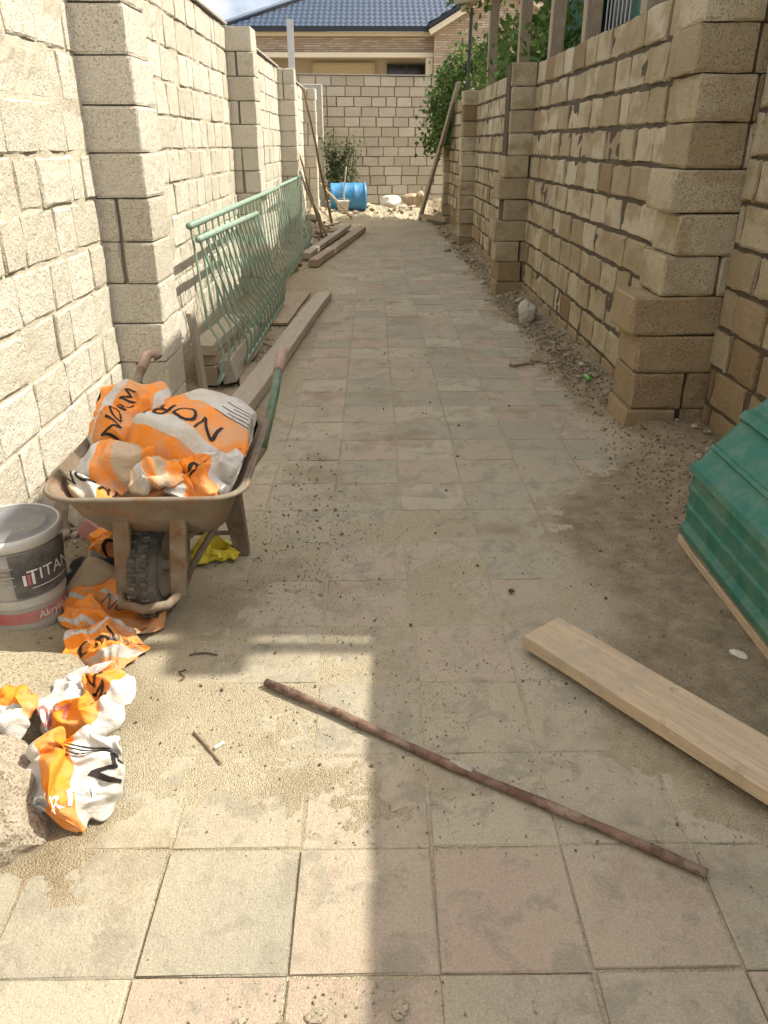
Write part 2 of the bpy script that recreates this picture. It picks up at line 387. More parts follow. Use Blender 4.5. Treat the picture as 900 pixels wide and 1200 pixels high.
k = len(xs); fs = [(j * k + i, j * k + i + 1, (j + 1) * k + i + 1, (j + 1) * k + i) for j in range(len(ys) - 1) for i in range(k - 1)]
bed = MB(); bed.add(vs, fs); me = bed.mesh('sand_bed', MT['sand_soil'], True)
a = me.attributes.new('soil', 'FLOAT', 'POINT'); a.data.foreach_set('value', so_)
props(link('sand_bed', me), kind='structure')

# paving: every tile a piece of its own
rng = random.Random(4)
def tile_mesh(sd):
    r = random.Random(sd); m = MB(); d = TP - .0055; b = .003
    bm = bmesh.new(); bmesh.ops.create_cube(bm, size=1)
    for v in bm.verts: v.co = Vector((v.co.x * d, v.co.y * d, v.co.z * .035 - .0175))
    top = [e for e in bm.edges if all(v.co.z > -.001 for v in e.verts)]
    bmesh.ops.bevel(bm, geom=top, offset=b, segments=1, affect='EDGES')
    for v in bm.verts:
        v.co.x += r.uniform(-.002, .002); v.co.y += r.uniform(-.002, .002)
        if v.co.z > -.01 and r.random() < .18: v.co.z -= r.uniform(.001, .004); v.co.x *= .985
    me = bpy.data.meshes.new('tile'); bm.to_mesh(me); bm.free(); me.materials.append(MT['paving_tile']); return me
TILES = [tile_mesh(i) for i in range(7)]
path = empty('paved_path'); props(path, kind='structure')
specs = []
for j in range(-4, 50):
    for i in range(-4, 4):
        x = TX0 + (i + .5) * TP + rng.uniform(-.002, .002) + .004 * math.sin(j * .7); y = TY0 + (j + .5) * TP + rng.uniform(-.002, .002) + .003 * math.sin(i * 1.9)
        if x > 1.1 and y < 3.2 and rng.random() < .3: continue
        specs.append((y + .3 * abs(x), rng.randrange(7), TR((x, y, rng.uniform(-.002, .0015)), (rng.uniform(-.006, .006), rng.uniform(-.006, .006), rng.choice((0, 1, 2, 3)) * math.pi / 2 + rng.uniform(-.006, .006))), inview((x, y, 0))))
def place_pieces(specs, name, limit, stuff_name, root):
    """specs: (rank, mesh, matrix, parent, shown); the ones that show largest become objects, the rest one joined part"""
    show = sorted([s for s in specs if s[4]], key=lambda s: s[0]); rest = [s for s in specs if not s[4]] + show[limit:]
    for s in show[:limit]: link(name, s[1], s[3], s[2])
    if rest:
        v = []; f = []; fm = []; mats = []
        for s in rest:
            b = len(v); v += [tuple(s[2] @ w.co) for w in s[1].vertices]
            mt = s[1].materials[0]
            if mt not in mats: mats.append(mt)
            for q in s[1].polygons: f.append(tuple(i + b for i in q.vertices)); fm.append(mats.index(mt))
        me = bpy.data.meshes.new(stuff_name); me.from_pydata(v, [], f)
        for m in mats: me.materials.append(m)
        me.polygons.foreach_set('material_index', fm); me.update()
        o = link(stuff_name, me, root); o['kind'] = 'stuff'
place_pieces([(r_, TILES[k_], M_, path, s_) for r_, k_, M_, s_ in specs], 'tile', 298, 'tile_field', path)

# ------------------------------------------------------------------ limestone block walls
CH = .2065; BL = .388
def block_mesh(sd, mat, rough, out=.35):
    r = random.Random(sd); w, h, d = .374, .193, .17; vs = []; fs = []
    gx_ = [0, .022, .34, .68, .978, 1]; gz_ = [0, .045, .5, .955, 1]; nx, nz = 5, 4
    chip = r.choice([None, None, (0, 0), (5, 4), (5, 0), (0, 4)])
    for j in range(nz + 1):
        for i in range(nx + 1):
            x = w * (gx_[i] - .5); z = h * gz_[j]; ex = i in (0, nx); ez = j in (0, nz); y = r.uniform(-.3, .3) * rough
            if ex or ez: y += r.uniform(.3, 1.0) * rough
            if ex and ez: y += r.uniform(.1, .6) * rough
            if ex: x += r.uniform(-out, out) * rough
            if ez: z += r.uniform(-out, out) * rough
            if chip == (i, j): y += rough * 2.2; x *= .96; z = h / 2 + (z - h / 2) * .9
            if not ex and not ez: x += r.uniform(-.006, .006); z += r.uniform(-.004, .004)
            vs.append((x, y, z))
    k = nx + 1
    for j in range(nz):
        for i in range(nx): fs.append((j * k + i, j * k + i + 1, (j + 1) * k + i + 1, (j + 1) * k + i))
    ring = [i for i in range(k)] + [j * k + nx for j in range(1, nz + 1)] + [nz * k + i for i in range(nx - 1, -1, -1)] + [j * k for j in range(nz - 1, 0, -1)]
    n = len(ring); b0 = len(vs); vs += [vs[i] for i in ring]; b = len(vs); vs += [(vs[i][0], d, vs[i][2]) for i in ring]
    for a_ in range(n): fs.append((b0 + a_, b + a_, b + (a_ + 1) % n, b0 + (a_ + 1) % n))
    fs.append(tuple(b + a_ for a_ in range(n)))
    me = bpy.data.meshes.new('block'); me.from_pydata(vs, [], fs); me.materials.append(mat)
    me.polygons.foreach_set('use_smooth', [False] * len(fs)); me.update(); return me
def block_set(mat, rough, n=8, seed=0, out=.35): return [block_mesh(seed + i, MT[mat], rough, out) for i in range(n)]
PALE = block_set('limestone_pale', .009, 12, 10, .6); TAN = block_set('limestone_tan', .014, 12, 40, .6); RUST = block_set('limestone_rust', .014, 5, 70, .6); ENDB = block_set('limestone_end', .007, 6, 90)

def corner_block(sd, mat, rough, w, dpt):
    """a pier block: all four upright faces show; footprint x 0..w, y 0..dpt"""
    r = random.Random(sd); vs = []; fs = []; zs = [0, .012, .1, .183, .195]; ts = [0, .04, .35, .65, .96]; seg = 5; nr = 4
    for j in range(nr + 1):
        ins = rough * .5 if j in (0, nr) else 0
        for (ax, ay, bx, by) in ((0, 0, w, 0), (w, 0, w, dpt), (w, dpt, 0, dpt), (0, dpt, 0, 0)):
            for s_ in range(seg):
                t_ = ts[s_]; x = ax + (bx - ax) * t_; y = ay + (by - ay) * t_
                dx, dy = (bx - ax), (by - ay); L = math.hypot(dx, dy); nx, ny = -dy / L, dx / L      # inward
                q = ins + r.uniform(0, .6) * rough + (rough * .5 if s_ == 0 else 0)
                x += nx * q; y += ny * q
                if s_ == 0: x += dx / L * q; y += dy / L * q
                vs.append((x, y, zs[j] + r.uniform(-.25, .25) * rough))
    n = 4 * seg
    for j in range(nr):
        for a_ in range(n): fs.append((j * n + a_, j * n + (a_ + 1) % n, (j + 1) * n + (a_ + 1) % n, (j + 1) * n + a_))
    fs.append(tuple(reversed(range(n)))); fs.append(tuple(range(nr * n, (nr + 1) * n)))
    me = bpy.data.meshes.new('block'); me.from_pydata(vs, [], fs); me.materials.append(MT[mat]); me.update(); return me

def rank(M, w=1.0):
    p = M.translation; d = (p - CAMP).length; return d

class Wall:
    def __init__(s, name, label, cat): s.root = empty(name, (0, 0, 0), 0, label, cat); s.specs = []
    def bay(s, A, B, z0, nc, blocks, mm, seed, low=None, nlow=0, thick=.2, depth_j=.005, recess=.012, halves=.12, slope=0.0, joint=.012, mort=.010, bl=BL):
        """blocks on the face that lies to the left of the direction A to B"""
        r = random.Random(seed); A = Vector((A[0], A[1], 0)); B = Vector((B[0], B[1], 0)); L = (B - A).length; x = (B - A) / L; y = Vector((0, 0, 1)).cross(x)        # into the wall
        core = MB(); H_ = nc * CH; nu = max(2, int(L / .055)); nv = max(2, int(H_ / .05))
        def fn(u, v):
            q = A + x * (u * L); return q + y * (recess + mort * fbm(q.x * 7 + seed, q.y * 7, v * H_ * 7, 4)) + Vector((0, 0, z0 + v * H_ - (.01 if v == 1 else 0)))
        core.grid(fn, nu, nv)
        c0, c1 = A + y * .05, B + y * thick
        mid = (A + B) / 2 + y * (.05 + (thick - .05) / 2) + Vector((0, 0, z0 + H_ / 2 - .006))
        core.box(mid, (L - .004, thick - .05, H_ - .012), frame((0, 0, 0), x, y, Vector((0, 0, 1))).to_3x3())
        part = core.build('mortar_core', MT[mm], s.root)
        for c in range(nc):
            pos = -r.uniform(.1, .9) * bl if c else 0
            while pos < L - .02:
                ln = bl * (r.uniform(.85, 1.1) if r.random() > halves else r.uniform(.45, .7))
                a_, b_ = max(0, pos), min(L, pos + ln); pos += ln
                if b_ - a_ < .05: continue
                bs = (low if (low and (c < nlow or (c < nlow + 1 and r.random() < .4) or r.random() < .05)) else blocks); me = r.choice(bs)
                sx = (b_ - a_ - joint * r.uniform(.7, 1.7)) / .374 * r.choice((1, -1)); sz = (CH - joint + r.uniform(-.004, .003)) / .193
                sxa = abs(sx)
                o = A + x * ((a_ + b_) / 2) + y * (r.uniform(-1, 1) * depth_j) + Vector((0, 0, z0 + c * CH + joint * .5 + slope * 0))
                M = frame(o, x, y, Vector((0, 0, 1))) @ Euler((r.uniform(-.018, .018), r.uniform(-1, 1) * depth_j * 2.2, r.uniform(-.014, .014))).to_matrix().to_4x4() @ Matrix.Diagonal((sxa, 1, sz, 1))
                s.specs.append((rank(M), me, M, part, inview(o + Vector((0, 0, .1)))))
    def pier(s, x0, x1, y0, y1, z0, nc, mat, mm, seed, rough=.008, jit=.006, low=None, nlow=0, profile=None, split=.0):
        r = random.Random(seed); cm = MB(); H_ = nc * CH; ins = .05
        sgn = 1 if x1 > x0 else -1
        cx, cy = (x0 + x1) / 2, (y0 + y1) / 2
        cm.box((cx, cy, z0 + H_ / 2 - .006), (abs(x1 - x0) - 2 * ins, abs(y1 - y0) - 2 * ins, H_ - .012))
        part = cm.build('pier_core', MT[mm], s.root)
        lo, hi = min(x0, x1), max(x0, x1)
        for c in range(nc):
            off = profile(c) if profile else 0
            for (a_, b_) in (((lo, hi),) if r.random() > split else ((lo, lo + (hi - lo) * .55), (lo + (hi - lo) * .58, hi))):
                m_ = low if (low and (c < nlow or r.random() < .05)) else mat
                me = corner_block(seed * 50 + c * 2 + int(a_ > lo), m_, rough, b_ - a_, y1 - y0)
                M = TR((a_ + off + r.uniform(-1, 1) * jit, y0 + r.uniform(-1, 1) * jit, z0 + c * CH + .004), (0, 0, r.uniform(-.02, .02)))
                M = M @ Matrix.Diagonal((1, 1, (CH - .008) / .195, 1))
                s.specs.append((rank(M), me, M, part, inview(M.translation + Vector((.1, .1, .1)))))
        return part
    def finish(s, limit=298): place_pieces(s.specs, 'block', limit, 'small_blocks', s.root)

# sunlit wall: bays between piers (face towards +X, so it runs along -Y .. use A far, B near to turn it)
LX, PX = -1.37, -1.115
lw = Wall('block_wall', 'long pale sunlit limestone block wall with projecting square piers', 'wall')
LP = [4.15, 8.44, 12.88, 17.4]; LZ = -.194
segs = [(-2.5, 4.2)] + [(LP[i] + .3, LP[i + 1] + .06) for i in range(3)] + [(17.7, 20.2)]
for i, (a_, b_) in enumerate(segs):
    lw.bay((LX, a_), (LX, b_), LZ, 13, PALE, 'mortar_pale', 100 + i, depth_j=.006, recess=.008, joint=.016, mort=.011, halves=.25, bl=.33)
for i, y in enumerate(LP):
    pr_ = lw.pier(-1.5, PX, y, y + .37, LZ, 13, 'limestone_pale', 'mortar_pale', 200 + i, .007, .006, split=.45)
for i, (a_, b_) in enumerate(segs[1:]):
    cp = MB(); cp.box((LX - .03, (a_ + b_) / 2, 2.507), (.12, b_ - a_ - .1, .03), ch=.006); cp.build('coping_strip', MT['concrete'], lw.root)
lw.finish()

# shaded wall: each bay set back from the last at a ragged pier
rw = Wall('block_wall', 'tall shaded tan limestone block wall stepping out at ragged piers', 'wall')
RZ = -.06
rw.bay((1.85, 4.13), (1.85, -2.5), -.215, 12, TAN, 'mortar_grey', 301, RUST, 3, depth_j=.010, recess=.012, joint=.025, mort=.009, bl=.37)
rw.bay((1.62, 8.56), (1.62, 4.5), RZ, 11, TAN, 'mortar_grey', 302, RUST, 1, depth_j=.010, recess=.012, joint=.025, mort=.009, bl=.37)
rw.bay((1.58, 12.9), (1.58, 8.9), RZ, 11, TAN, 'mortar_grey', 303, RUST, 1, depth_j=.010, recess=.012, joint=.025, mort=.009, bl=.37)
rw.bay((1.60, 17.2), (1.60, 13.25), RZ, 11, TAN, 'mortar_grey', 304, RUST, 1, depth_j=.010, recess=.012, joint=.025, mort=.009, bl=.37)
_o = [-.09, -.08, -.085, -.14, .0, .03, -.02, .02, .02, -.01, .0, .01, 0]
rw.pier(1.52, 2.05, 4.13, 4.50, RZ, 12, 'limestone_tan', 'mortar_grey', 321, .012, .008, 'limestone_rust', 4, lambda c: _o[c], .5)
_p = [.0, .02, -.01, -.03, .05, -.01, .03, .06, .05, .06, .05]
rw.pier(1.32, 1.78, 8.56, 8.90, RZ, 11, 'limestone_tan', 'mortar_grey', 322, .012, .008, 'limestone_rust', 2, lambda c: _p[c], .4)
rw.pier(1.37, 1.78, 12.9, 13.25, RZ, 11, 'limestone_tan', 'mortar_grey', 323, .012, .012, 'limestone_rust', 1, None, 0)
rw.pier(1.48, 1.85, 17.2, 17.55, RZ, 11, 'limestone_tan', 'mortar_grey', 324, .012, .010, 'limestone_rust', 1, None, 0)
rw.finish()

ew = Wall('block_wall', 'limestone block wall closing the far end of the alley', 'wall')
EA, EB = (-2.6, 19.55), (3.2, 20.3)
ew.bay(EA, EB, -.02, 14, ENDB, 'mortar_end', 401, depth_j=.005, recess=.018, halves=.05, joint=.018)
cap = MB(); cap.box(((EA[0] + EB[0]) / 2, (EA[1] + EB[1]) / 2 + .09, 2.895), (5.8, .22, .022), Matrix.Rotation(math.atan2(.75, 5.8), 3, 'Z')); cap.build('coping_strip', MT['concrete'], ew.root)
ew.finish()

def P(mb, name, mat, root, smooth=False):
    l = root.matrix_basis.translation; mb.v = [(v[0] - l.x, v[1] - l.y, v[2] - l.z) for v in mb.v]
    return mb.build(name, mat, root, smooth)
def solo(mb, name, mat, base, label, cat, group=None, smooth=False, kind=None):
    mb.v = [(v[0] - base[0], v[1] - base[1], v[2] - base[2]) for v in mb.v]
    o = mb.build(name, mat, None, smooth, Matrix.Translation(base)); return props(o, label, cat, group, kind)

gp = MB(); gp.box((-1.32, 19.2, 1.28), (.5, .3, 2.76), ch=.01)
solo(gp, 'rendered_post', MT['concrete'], (-1.32, 19.2, -.1), 'smooth grey rendered post where the sunlit wall meets the end wall', 'post')

# ------------------------------------------------------------------ house beyond the end wall
HY = 30.0
hs = empty('house', (0, HY, -.07), 0, 'house with blue metal tile roof and stone clad band', 'house')
m = MB(); m.box((-1.1, HY + 2.6, 2.4), (8.6, .3, 4.9)); m.box((5.3, HY + 2.6, 2.4), (4.0, .3, 4.9)); m.box((-4.2, HY + 1.3, 2.4), (.3, 2.26, 4.9)); m.box((-1.1, HY + 1.33, 4.3), (6.1, 2.2, .1)); P(m, 'wall', MT['render_beige'], hs)
m = MB(); m.box((-1.05, HY + .12, 4.485), (6.5, .2, .47)); P(m, 'stone_band', MT['stone_cladding'], hs)
m = MB(); m.box((-1.05, HY + .05, 4.18), (6.5, .34, .14)); P(m, 'beam', MT['render_cream'], hs)
m = MB(); m.box((-1.05, HY + .02, 4.78), (6.6, .3, .11)); P(m, 'cornice', MT['render_cream'], hs)
m = MB(); m.box((1.98, HY + .05, 2.0), (.22, .3, 4.2)); P(m, 'column', MT['render_cream'], hs)
m = MB(); m.box((-4.1, HY + .05, 2.0), (.22, .3, 4.2)); P(m, 'column', MT['render_cream'], hs)
w_ = MB(); w_.box((1.3, HY + 2.42, 3.55), (1.35, .06, 1.1)); wo_ = P(w_, 'window', MT['window_dark'], hs)
f_ = MB()
for dx in (-.68, 0, .68): f_.box((1.3 + dx, HY + 2.37, 3.55), (.05, .06, 1.14))
for dz in (-.55, .55): f_.box((1.3, HY + 2.366, 3.55 + dz), (1.45, .06, .05))
f_.v = [(v[0], v[1] - HY, v[2] + .07) for v in f_.v]; f_.build('window_frame', MT['dark_frame'], wo_)
sh = MB(); sh.box((-1.0, HY + 2.40, 3.25), (2.2, .08, 1.7)); P(sh, 'shutter_panel', MT['render_cream'], hs)
m = MB()
for a_, b_ in (((-2.13, 4.13), None), ((.13, 4.13), None)): m.box((a_[0], HY + 2.36, 3.25), (.06, .1, 1.75))
m.box((-1.0, HY + 2.358, 4.12), (2.3, .1, .06)); P(m, 'shutter_frame', MT['render_beige'], hs)
gw = MB(); Yg = HY - .5
def prism_y(mb, poly, y0, y1):
    n = len(poly); vs = [(x, y0, z) for x, z in poly] + [(x, y1, z) for x, z in poly]
    mb.add(vs, [tuple(range(n)), tuple(reversed(range(n, 2 * n)))] + [(i, n + i, n + (i + 1) % n, (i + 1) % n) for i in range(n)])
prism_y(gw, [(2.1, -.05), (6.68, -.05), (6.68, 4.80), (4.39, 6.06), (2.1, 4.80)], Yg, Yg + .25); P(gw, 'gable_wall', MT['stone_cladding'], hs)
gb = MB()
for sx in (1, -1):
    a_ = Vector((4.39 - sx * 2.45, Yg - .12, 4.80)); b_ = Vector((4.39, Yg - .12, 6.14)); 
    d_ = b_ - a_; ang = math.atan2(d_.z, abs(d_.x)) * (1 if sx > 0 else -1)
    gb.box((a_ + b_) / 2 + Vector((0, 0, -.03)), (d_.length, .22, .16), Matrix.Rotation(-ang, 3, 'Y'))
P(gb, 'barge_board', MT['render_cream'], hs)
fb = MB()
for sx in (1, -1):
    a_ = Vector((4.39 - sx * 2.5, Yg - .16, 4.93)); b_ = Vector((4.39, Yg - .16, 6.30)); d_ = b_ - a_; ang = math.atan2(d_.z, abs(d_.x)) * (1 if sx > 0 else -1)
    fb.box((a_ + b_) / 2, (d_.length, .26, .11), Matrix.Rotation(-ang, 3, 'Y'))
fb.box((-1.25, HY - .28, 4.905), (6.9, .14, .15)); P(fb, 'gutter', MT['fascia_navy'], hs)
rf = MB(); pitch = math.tan(R(24))
def tilewave(s_, q):                       # ribs across, steps down the slope
    a_ = (s_ / .19) % 1.0; st = (q / .36) % 1.0
    return .030 * (0.5 + .5 * math.cos(2 * math.pi * a_)) + .045 * (1 - st)
def roof_main(u, v):
    q = v * 5.2; lx = -4.75 + q; rx = 2.2 + (q * .0) + 6 * v; x = lx + (rx - lx) * u
    return Vector((x, HY - .35 + q, 4.915 + q * pitch + tilewave(x, q)))
rf.grid(roof_main, 240, 84)
def roof_hip(u, v):
    q = v * 5.2; y0 = HY - .35 + q; y1 = HY + 12; y = y0 + (y1 - y0) * u
    return Vector((-4.75 + q, y, 4.98 + q * pitch + .02))
rf.grid(roof_hip, 8, 8)
gp_ = math.tan(math.atan2(1.34, 2.45))
for sx in (1, -1):
    def roof_g(u, v, sx=sx):
        q = v * 2.5; y = Yg - .3 + u * 7; return Vector((4.39 - sx * (2.5 - q), y, 4.99 + q * gp_ + tilewave(y, q)))
    rf.grid(roof_g, 120, 42)
P(rf, 'roof', MT['roof_blue'], hs)
m = MB(); m.tube([(-4.75, HY - .35, 5.06), (.45, HY + 4.85, 5.06 + 5.2 * pitch)], .07, 8); P(m, 'hip_cap', MT['roof_blue'], hs)

# ------------------------------------------------------------------ green cabin behind the shaded wall
CY0, CY1, CXW = 2.665, 12.3, 2.62
cb = empty('green_cabin', (3.8, 7.4, -.07), 0, 'dark green sheet metal cabin behind the shaded wall', 'cabin')
ys_ = [CY0 + .1 + i * 1.03 for i in range(9)] + [CY1]
def ribbed(mb, y0, y1, z0, z1):
    n = 24; vs = []; 
    for i in range(n + 1):
        y = y0 + (y1 - y0) * i / n; ph = i % 6; x = CXW - (.03 if ph in (0, 1) else 0)
        vs += [(x, y, z0), (x, y, z1), (x + .02, y, z1), (x + .02, y, z0)]
    mb.add(vs, [(4 * i + a_, 4 * i + (a_ + 1) % 4, 4 * i + 4 + (a_ + 1) % 4, 4 * i + 4 + a_) for i in range(n) for a_ in range(4)])
for i in range(len(ys_) - 1):
    a_, b_ = ys_[i], ys_[i + 1] - .006
    if a_ < 10.4 and b_ > 9.9:
        for (z0, z1) in ((-.05, 1.6), (3.4, 4.34)): m = MB(); ribbed(m, a_, b_, z0, z1); P(m, 'wall_sheet', MT['cabin_green'], cb)
        continue
    m = MB(); ribbed(m, a_, b_, -.05, 4.34); P(m, 'wall_sheet', MT['cabin_green'], cb)
wy0, wy1 = [(ys_[i], ys_[i + 1]) for i in range(len(ys_) - 1) if ys_[i] < 10.4 and ys_[i + 1] > 9.9][0]
wn = MB(); wn.box((CXW + .06, (wy0 + wy1) / 2, 2.5), (.02, wy1 - wy0, 1.8)); wn = P(wn, 'window', MT['window_dark'], cb)
for i in range(7):
    q = MB(); yy = wy0 + .08 + i * (wy1 - wy0 - .16) / 6; q.tube([(CXW - .03, yy, 1.6), (CXW - .03, yy, 3.4)], .009, 6)
    q.v = [(v[0] - 3.8, v[1] - 7.4, v[2] + .07) for v in q.v]; q.build('bar', MT['galvanised'], wn)
m = MB(); m.box((4.3, CY0 + .06, 2.1), (3.3, .1, 4.3)); m.box((4.3, CY1 - .06, 2.1), (3.3, .1, 4.3)); m.box((6.0, 7.5, 2.1), (.1, 9.5, 4.3)); P(m, 'back_wall', MT['cabin_green'], cb)
m = MB(); th = math.atan2(.5, 4.2)
m.box((4.1, (CY0 + CY1) / 2, 4.44), (4.3, CY1 - CY0, .07), Matrix.Rotation(-th, 3, 'Y')); P(m, 'roof', MT['galvanised'], cb)
m = MB()
m.box((3.9, 2.565, 4.02), (2.6, .06, .10)); P(m, 'rafter', MT['wood_grey'], cb)
m = MB(); m.box((2.80, 2.55, 4.02), (.17, .26, .12)); P(m, 'shade_caster', MT['wood_grey'], cb)  # unseen piece added past the roof edge to cast a blot of shade

# timber beams: local X is the length
def beam_mesh(L, w, h, mat, seed, warp=.004, ch=.004, nseg=7):
    r = random.Random(seed); vs = []; fs = []
    for i in range(nseg + 1):
        x = L * i / nseg; dy = warp * math.sin(i * .9 + seed) + r.uniform(-1, 1) * .0012; dz = warp * math.sin(i * .6 + seed * 2)
        a_, b_ = w / 2, h
        for (y, z) in ((-a_ + ch, 0), (a_ - ch, 0), (a_, ch), (a_, b_ - ch), (a_ - ch, b_), (-a_ + ch, b_), (-a_, b_ - ch), (-a_, ch)):
            e = r.uniform(-1, 1) * .0012; vs.append((x + (r.uniform(-.004, .004) if i in (0, nseg) else 0), y + dy + e, z + dz * sstep(0, 1, abs(dz) * 1e3) + e))
    for i in range(nseg):
        for k_ in range(8): fs.append((i * 8 + k_, i * 8 + (k_ + 1) % 8, (i + 1) * 8 + (k_ + 1) % 8, (i + 1) * 8 + k_))
    fs.append(tuple(reversed(range(8)))); fs.append(tuple(range(nseg * 8, nseg * 8 + 8)))
    me = bpy.data.meshes.new('beam'); me.from_pydata(vs, [], fs); me.materials.append(MT[mat]); me.update(); return me
def beam(name, a, b, w, h, mat, label, cat, group=None, roll=0, seed=None, warp=.004):
    a = Vector(a); b = Vector(b); seed = seed if seed is not None else int(abs(a.x * 131 + a.y * 17) * 10)
    return props(link(name, beam_mesh((b - a).length, w, h, mat, seed, warp), None, along(a, b, roll)), label, cat, group)

for y, lab in ((5.85, 'first'), (7.42, 'second'), (8.78, 'third'), (10.62, 'fourth'), (13.3, 'fifth')):
    beam('timber_post', (1.76, y, 2.19), (1.76, y + .02, 4.13 if y < 12 else 4.0), .13, .13, 'wood_brown',
         lab + ' weathered timber post on the shaded wall, counted from its tallest pier', 'post', 'posts on the shaded wall')
beam('pergola_beam', (1.75, 12.6, 3.50), (1.75, 17.0, 3.72), .12, .14, 'wood_brown', 'brown timber beam of the vine pergola above the shaded wall', 'beam')
beam('pergola_rafter', (1.3, 14.0, 3.42), (3.4, 12.9, 3.62), .08, .1, 'wood_grey', 'slanting grey rafter crossing under the pergola beam', 'beam')
m = MB(); m.tube([(1.72, 15.6, 2.0), (1.74, 15.6, 3.6)], .03, 6); solo(m, 'steel_stake', MT['dark_frame'], (1.72, 15.6, 2.0), 'thin dark steel stake among the vine leaves', 'stake')

# ------------------------------------------------------------------ plants
def leaf(mb, p, s, r, droop=.4):
    d = Vector((r.gauss(0, 1), r.gauss(0, 1), r.gauss(-droop, .7))).normalized(); w = d.orthogonal().normalized(); w = Matrix.Rotation(r.uniform(0, 6.28), 3, d) @ w; n = d.cross(w)
    a_ = s * r.uniform(.7, 1.3); k_ = a_ * .42
    mb.add([p, p + d * a_ * .45 + w * k_ + n * a_ * .1, p + d * a_ - n * a_ * .08, p + d * a_ * .45 - w * k_ + n * a_ * .1], [(0, 1, 2), (0, 2, 3)])
def vine(name, label, strands, leafmat_, n, size, spread, seed, cat='vine', base=None):
    r = random.Random(seed); base = base or strands[0][0]; t_ = empty(name, base, 0, label, cat)
    st = MB(); lf = MB()
    for s_ in strands:
        pts = [Vector(p) for p in s_]; st.tube(pts, [.014 * (1 - .6 * i / len(pts)) for i in range(len(pts))], 5)
    tot = [sum((Vector(s_[i + 1]) - Vector(s_[i])).length for i in range(len(s_) - 1)) for s_ in strands]
    for s_, L in zip(strands, tot):
        cnt = int(n * L / sum(tot)); 
        for _ in range(cnt):
            i = r.randrange(len(s_) - 1); f = r.random(); p = Vector(s_[i]).lerp(Vector(s_[i + 1]), f)
            cl = fbm(p.x * 2.3, p.y * 2.3, p.z * 2.3 + seed, 3); sp = spread * (1 + .9 * cl)
            leaf(lf, p + Vector((r.gauss(0, sp), r.gauss(0, sp), r.gauss(0, sp * .8))), size, r)
    P(st, 'stem', MT['bark'], t_); P(lf, 'foliage', MT[leafmat_], t_); return t_
rv = random.Random(8)
strands = []
for i in range(9):
    x = rv.uniform(1.1, 2.1); y = rv.uniform(16.5, 17.6); top = Vector((x + .25, y, 3.1 + rv.uniform(-.3, .3)))
    end = Vector((1.15 + rv.uniform(-.1, .55), y - .1, rv.uniform(1.35, 2.3)))
    strands.append([top.lerp(end, k_ / 4) + Vector((rv.uniform(-.08, .08), rv.uniform(-.08, .08), 0)) for k_ in range(5)])
strands.append([(1.4, 17.2, 2.8), (1.28, 17.2, 2.2), (1.25, 17.2, 1.75), (1.2, 17.2, 1.4)])
vine('hanging_vine', 'green grape vine hanging over the far end of the shaded wall', strands, 'leaf_vine', 2600, .085, .10, 21, base=(1.7, 16.5, 2.2))
st2 = []
for i in range(10):
    y = 9.6 + i * .72; st2.append([(2.0 + rv.uniform(-.1, .3), y, 2.0), (2.05, y + .2, 2.6), (2.1 + rv.uniform(-.2, .3), y + .3, 3.0 + rv.uniform(-.4, .35))])
vine('garden_vine', 'leafy vine growing between the timber posts behind the shaded wall', st2, 'leaf_vine', 2600, .09, .17, 23, base=(2.0, 13.0, 0))
st3 = []
for i in range(16):
    y = 12.5 + i * .27; st3.append([(1.5, y, 3.95 + rv.uniform(-.1, .2)), (2.4, y + rv.uniform(-.2, .2), 4.1), (3.4, y, 4.15)])
vine('pergola_canopy', 'vine canopy roofing the pergola over the shaded wall', st3, 'leaf_vine', 7000, .12, .16, 29, base=(2.4, 14.5, 3.8))
st4 = [[(-.75 + rv.uniform(-.25, .3), 19.1 + rv.uniform(-.15, .1), .1), (-.75 + rv.uniform(-.33, .33), 19.1, .8), (-.72 + rv.uniform(-.42, .4), 19.1, 1.2 + rv.uniform(-.2, .55))] for _ in range(12)]
vine('shrub', 'small leafy green shrub behind the blue drum', st4, 'leaf_bush', 2100, .06, .085, 31, 'shrub', base=(-.75, 19.1, 0))

# ------------------------------------------------------------------ wheelbarrow (wheel towards the lens, handles away)
wb = empty('wheelbarrow', (-.72, 2.5, 0), 0, 'rusty dusty steel wheelbarrow loaded with torn cement sacks', 'wheelbarrow')
# tray: rounded rectangle rings from floor to rim
def rrect(cx, cy, hx, hy, rad, n=6):
    pts = []
    for (sx, sy, a0) in ((1, 1, 0), (-1, 1, 90), (-1, -1, 180), (1, -1, 270)):
        for k_ in range(n + 1):
            a_ = R(a0 + 90 * k_ / n); pts.append((cx + sx * (hx - rad) + rad * math.cos(a_), cy + sy * (hy - rad) + rad * math.sin(a_)))
    return pts
tr = MB(); rings = []
def ring(cx, cy, hx, hy, rad, z, tilt=0.0): return [Vector((x, y, z + tilt * (y - 2.45) + .012 * nse(x * 5, y * 5, z * 3))) for x, y in rrect(cx, cy, hx, hy, rad)]
C_ = (-.703, 2.47)
prof = [(.20, .20, .06, .345), (.235, .245, .07, .36), (.275, .30, .09, .45), (.315, .345, .10, .535), (.338, .372, .11, .553), (.343, .377, .11, .545), (.338, .372, .11, .535), (.30, .33, .10, .52), (.262, .288, .09, .44), (.222, .232, .07, .349), (.18, .18, .06, .334)]
rg = [ring(C_[0], C_[1] + (.03 if z < .4 else 0), hx * .9, hy, rd, z, .03) for hx, hy, rd, z in prof]
n_ = len(rg[0]); vs = [v for q in rg for v in q]
fs = [(j * n_ + i, j * n_ + (i + 1) % n_, (j + 1) * n_ + (i + 1) % n_, (j + 1) * n_ + i) for j in range(len(rg) - 1) for i in range(n_)]
fs.append(tuple(reversed(range(n_)))); fs.append(tuple(range((len(rg) - 1) * n_, len(rg) * n_)))
